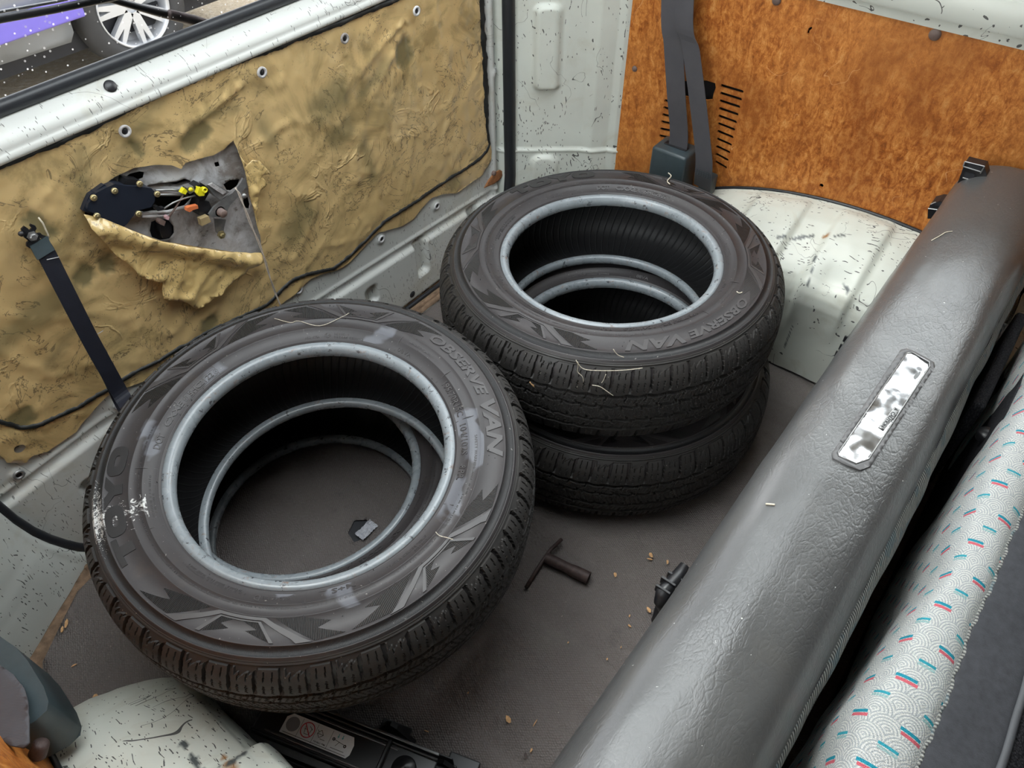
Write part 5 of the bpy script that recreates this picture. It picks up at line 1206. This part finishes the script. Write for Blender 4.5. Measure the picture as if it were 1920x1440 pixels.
for a, b in (((-.054, -.0138), (.050, -.0138)), ((-.022, -.006), (-.015, -.006)), ((-.022, -.006), (-.024, .004)), ((-.015, -.006), (-.013, .004)), ((-.0245, .0005), (-.019, .0005)), ((-.018, .006), (-.012, .002)), ((.0015, .007), (.007, .001)), ((.007, .001), (.0015, -.004)), ((.0015, -.004), (-.003, .001)), ((-.003, .001), (.0015, .007)), ((-.003, .001), (.007, .001)), ((-.0045, .006), (-.001, .003)), ((.004, -.005), (.012, -.005)), ((.024, .002), (.044, -.001)), ((.034, .001), (.030, -.006)), ((.024, -.010), (.046, -.010))): bar(k_, a, b, .0007)
disc(k_, .024, .002, .0008, .0024, zl+.0005, 14); disc(k_, .044, -.002, .0008, .0024, zl+.0005, 14); k_.build('pictograms', MAT['ink'], LB)
tl = MB(); 
for x in (.029, .036): bar(tl, (x, .011), (x, .007), .0012); tl.add([jp(x-.0018, .0075, zl+.0005), jp(x+.0018, .0075, zl+.0005), jp(x, .0048, zl+.0005)], [(0, 1, 2)])
tl.build('arrows', MAT['teal'], LB)
flat_text('Max 1750 Kg', jp(.006, -.0102, zl+.0004), -ja, -jb, .019, .0030, MAT['ink'], LB, th=.0001)
# =================================================================== T-WRENCH
wa, wb = at_z(1024, 1046, .012), at_z(1104, 1084, .012); TWN = thing('box_spanner', 'rusty tubular box spanner with a thin cross bar lying on the rubber mat', 'spanner', ((wa+wb)/2-Vector((0, 0, .012))))
M_ = face_to((wb-wa).normalized(), wa); Lw = (wb-wa).length
MB().lathe([(.0075, 0), (.0105, 0), (.0108, .004), (.0102, Lw*.55), (.0118, Lw*.7), (.0118, Lw), (.0088, Lw), (.0085, Lw*.8), (.0075, Lw*.6), (.0075, 0)], (0, 0, 0), M_, 12).build('tube', MAT['rust'], TWN, True, auto=40)
MB().tube([at_z(*q, z_) for q, z_ in (((986, 1102), .0035), ((1016, 1054), .012), ((1033, 1030), .014), ((1053, 1011), .016))], .0036, 10).build('cross_bar', MAT['rust'], TWN, True)
# =================================================================== SMALL THINGS
pp = thing('paper_scrap', 'crumpled pale paper scrap in the floor slot inside the lower foreground tyre', 'paper', at_z(688, 994, -.003))
c_ = at_z(688, 996, 0); mb = MB(); V = []; n_ = 14
for i in range(n_):
    for j in range(n_):
        u_, v_ = (i/(n_-1)-.5), (j/(n_-1)-.5); V.append((c_.x+u_*.040, c_.y+v_*.022, .003+.007*abs(fbm(i*.5, j*.5, 3))+.001))
mb.add(V, [(i*n_+j, (i+1)*n_+j, (i+1)*n_+j+1, i*n_+j+1) for i in range(n_-1) for j in range(n_-1)]); mb.build('sheet', MAT['paper'], pp, False)
def chipm(L_, w_, h_, k):
    q_ = random.Random(k); V = []
    for z_ in (0, 1):
        for a in range(7): t = 2*PI*a/7; V.append((L_/2*math.cos(t)*q_.uniform(.7, 1.1), w_/2*math.sin(t)*q_.uniform(.6, 1.15), z_*h_*q_.uniform(.7, 1.2)+.0002))
    return V, [tuple(reversed(range(7))), tuple(range(7, 14))]+[(i, (i+1) % 7, 7+(i+1) % 7, 7+i) for i in range(7)]
chips = [((953, 1350), .014, .008, 1.2), ((1003, 1357), .015, .002, .1), ((1153, 1079), .010, .006, .6), ((1220, 1042), .013, .007, 1.0), ((1218, 1050), .012, .003, 2.0), ((1251, 1055), .010, .004, .5), ((1216, 1145), .013, .006, 1.1), ((1180, 1156), .007, .003, .3), ((1180, 1175), .008, .004, 1.5), ((1164, 1215), .005, .002, .2), ((996, 1408), .007, .004, .1), ((1720-280, 906), .010, .005, .3), ((140, 1249), .012, .0025, -.3), ((180, 1308), .010, .009, .5), ((985, 1417), .009, .005, .8), ((878, 1300), .004, .002, 0), ((800, 1372), .010, .002, 1.9), ((1138, 1237), .005, .003, 0), ((1065, 1206), .004, .003, 0), ((126, 1170), .018, .006, .9), ((118, 1182), .014, .006, 1.0)]
place = ['on the mat below the foreground tyre, nearest the bottom edge', 'thin splinter right of the wood chip near the bottom edge', 'just right of the box spanner', 'upper left chip of the cluster under the rear stack', 'sliver touching the cluster right of the spanner', 'rightmost of the cluster right of the spanner', 'beside the ribbed seat catch', 'small crumb left of the chip by the ribbed catch', 'crumb just below the chip by the ribbed catch', 'tiny crumb near the seat edge, below the ribbed catch', 'near the dark leaf bit at the bottom of the mat', 'between the rear stack and the metal plate side of the seat', 'thin orange splinter on the left patch of mat', 'orange flake on the mat beside the left wheel arch', 'dark leaf bit at the bottom edge of the mat', 'tiny crumb on the mat, right of the jack', 'pale sliver on the mat above the jack', 'crumb in the middle of the open mat', 'crumb on the mat left of the middle', 'upper chip in the rusty gutter', 'lower chip in the rusty gutter']
for k, ((cq, L_, w_, a_), wh) in enumerate(zip(chips, place)):
    c_ = at_z(*cq, .0); V, F_ = chipm(L_, w_, .0015, k); M3 = Matrix.Rotation(a_, 4, 'Z')
    V = [(M3 @ Vector(v))+Vector((c_.x, c_.y, .0022 if k < 19 else .002)) for v in V]
    o = pm('wood_chip', V, F_, MAT['rust'] if k == 14 else MAT['chip'], None, False, (c_.x, c_.y, .002)); props(o, 'wood chip '+wh, 'wood chip', 'wood chips scattered on the floor')
# straw and cobweb threads caught on the tyres
def thread(label, pts, r=.0007, mat='straw'):
    P_ = [Vector(p) for p in pts]; o = MB().tube(dens(P_, 5), r, 5).build('dry_stalk', MAT[mat], None, True, P_[0]); props(o, label, 'stalk')
def tpt(k, th, rr, h=.001):
    o = ty[k]; bpy.context.view_layer.update(); a = math.radians(th); z = zs(rr) if rr < .296 else float(np.interp(rr, [p[0] for p in TP], [p[1] for p in TP])); return o.matrix_world @ Vector((rr*math.cos(a), rr*math.sin(a), z+TW+h))
bpy.context.view_layer.update()
def near_t(k, px, py, h=.0015):
    """point of the upper sidewall plane of tyre k under a pixel"""
    o = ty[k]; n_ = (o.matrix_world.to_3x3() @ Vector((0, 0, 1))).normalized(); c_ = o.matrix_world @ Vector((0, 0, TW+.0968)); d = ray(px, py); t = (c_-CAMP).dot(n_)/d.dot(n_); return CAMP+d*t+n_*h
thread('zigzag straw stalk lying on the far edge of the rear top tyre', [near_t(2, *q, .002) for q in ((1253, 326), (1258, 332), (1251, 341), (1256, 347))], .0013)
thread('pale thread on the front top tyre near its front right edge', [near_t(0, *q, .001+.002*i) for i, q in enumerate(((817, 998), (824, 1006), (838, 1011), (850, 1016)))], .0005)
thread('pale fibres stuck across the back of the front top tyre', [near_t(0, *q) for q in ((515, 598), (545, 606), (560, 603), (600, 612), (640, 596), (655, 588))], .0005)
thread('white stalk on the lettering of the rear top tyre', [near_t(2, *q) for q in ((1381, 548), (1386, 551), (1391, 549))], .001)
thread('short pale stalk on the grey seat top near its far end', [Vector((p.x, p.y, topz(p.x, p.y)+.001)) for p in (at_z(*q, .53) for q in ((1752, 440), (1768, 434), (1776, 430), (1788, 430)))], .0008)
thread('tiny white fluff on the grey seat top, left of the metal plate', [Vector((p.x, p.y, topz(p.x, p.y)+.0012)) for p in (at_z(*q, .53) for q in ((1438, 940), (1446, 942), (1454, 944)))], .0013)
# loose cobweb across the rear tyre tread
def ray_cyl(px, py, c, R_, off=.003):
    d = ray(px, py); A_ = d.x**2+d.y**2; B_ = -2*(d.x*c[0]+d.y*c[1]); C_ = c[0]**2+c[1]**2-(R_+off)**2; t = (-B_-math.sqrt(max(0, B_*B_-4*A_*C_)))/(2*A_); return CAMP+d*t
cw = thing('cobweb', 'loose pale cobweb threads hanging over the tread of the rear top tyre', 'cobweb', ray_cyl(1100, 690, (.9826, .5456), .327))
for pts in (((1080, 675), (1084, 685), (1083, 697), (1092, 706), (1094, 716)), ((1082, 678), (1095, 692), (1130, 695), (1170, 694), (1205, 690)), ((1110, 722), (1125, 725), (1140, 735), (1150, 742)), ((1136, 702), (1132, 712), (1128, 718)), ((1150, 655), (1158, 665), (1170, 670))):
    MB().tube(dens([ray_cyl(*q, (.9826, .5456), .322) for q in pts], 4), .0006, 5).build('strand', MAT['straw'], cw, True)
lf = [ray_cyl(*q, (.9826, .5456), .322, .002) for q in ((993, 716), (1000, 722), (1004, 728))]; o = MB().tube(lf, .002, 5, rr=[.0008, .0024, .001]).build('dry_leaf', MAT['chip'], None, True, lf[0]); props(o, 'curled brown leaf bit caught in the rear top tyre tread', 'leaf')
# =================================================================== OUTSIDE
wp = thing('wiper', 'black rear wiper arm and blade on the outside of the wet rear window', 'wiper', at_y(300, 20, 1.15))
MB().tube([at_y(*q, 1.150) for q in ((-60, 48), (0, 36), (100, 18), (215, -6), (260, -16))], .0052, 10).build('blade', MAT['black'], wp, True)
MB().tube([at_y(*q, 1.158) for q in ((-60, 34), (0, 22), (100, 4), (200, -18))], .0022, 8).build('blade_spring', MAT['steel'], wp, True)
MB().tube([at_y(*q, 1.165) for q in ((120, -30), (190, -6), (240, 8), (300, 24), (360, 38), (410, 52), (430, 62))], .006, 10, rr=[.004, .0045, .005, .0065, .008, .009, .009]).build('arm', MAT['black'], wp, True)
MB().tube([at_y(*q, 1.154) for q in ((318, 27), (340, 32), (365, 38), (385, 44))], .0075, 10).build('spring', MAT['rust'], wp, True)
wc = at_z(262, 80, -.495); wc.z = -.29; CAR = thing('parked_car', 'grey parked car with alloy wheel and violet stripe, seen through the rear window', 'car', (wc.x, wc.y, -.60))
n = NT('car_paint', .3, .3, (.28, .30, .33)); MAT['car'] = n.out(n.mix(n.noise(3, 3), (.24, .26, .28), (.34, .36, .38)))
MAT['tyre_far'] = plain('car_tyre', (.05, .05, .05), .8, var=.3, scale=12); MAT['alloy'] = plain('alloy', (.72, .74, .76), .35, .4, var=.1, scale=8); MAT['violet'] = plain('violet_stripe', (.20, .16, .62), .4, var=.05)
Mw = face_to((0, -1, 0))
MB().lathe([(.205, -.09), (.205, .085), (.235, .10), (.29, .09), (.31, .06), (.31, -.09)], (wc.x, wc.y, wc.z), Mw, 48).build('wheel_tyre', MAT['tyre_far'], CAR, True)
MB().lathe([(.0001, -.02), (.19, -.02), (.205, .01), (.205, .085), (.198, .092), (.190, .06), (.186, -.01)], (wc.x, wc.y, wc.z), Mw, 48).build('rim', MAT['alloy'], CAR, True)
for k in range(7):
    a = 2*PI*k/7+.3; M2 = Matrix.Translation(wc) @ Matrix.Rotation(a, 4, 'Y')
    MB().prism([(-.022, .03), (.022, .03), (.036, .19), (.014, .19), (0, .12), (-.014, .19), (-.036, .19)], .04, M2 @ basis((1, 0, 0), (0, 0, 1), (0, -1, 0), (0, -.02, 0))).build('spoke', MAT['alloy'], CAR)
MB().lathe([(.0001, .05), (.03, .048), (.045, .03), (.045, -.02)], wc, Mw, 24).build('hub_cap', MAT['alloy'], CAR, True)
ba = [(wc.x+.37*math.cos(t), wc.z+.37*math.sin(t)) for t in [PI*(1-k/24) for k in range(25)]]
bo = [(wc.x-1.35, -.30), (wc.x-.40, -.33)]+ba+[(wc.x+.40, -.36), (wc.x+.62, -.33), (wc.x+.72, .35), (wc.x-1.0, .35), (wc.x-1.35, .1)]
slab(bo, [], .25, lambda x, z: Vector((x, wc.y-.12-.05*math.sin((z+.36)*2.2), z)), (0, 1.7, 0), name='body', mat=MAT['car'], parent=CAR)
pz_ = at_y(60, 40, wc.y-.19); MB().box((pz_.x-.75, wc.y-.19, pz_.z), (2.0, .03, .10), bev=.01).build('violet_stripe', MAT['violet'], CAR)
MB().box((wc.x-.3, wc.y+.7, -.38), (1.9, 1.4, .10)).build('underbody', MAT['dark'], CAR)
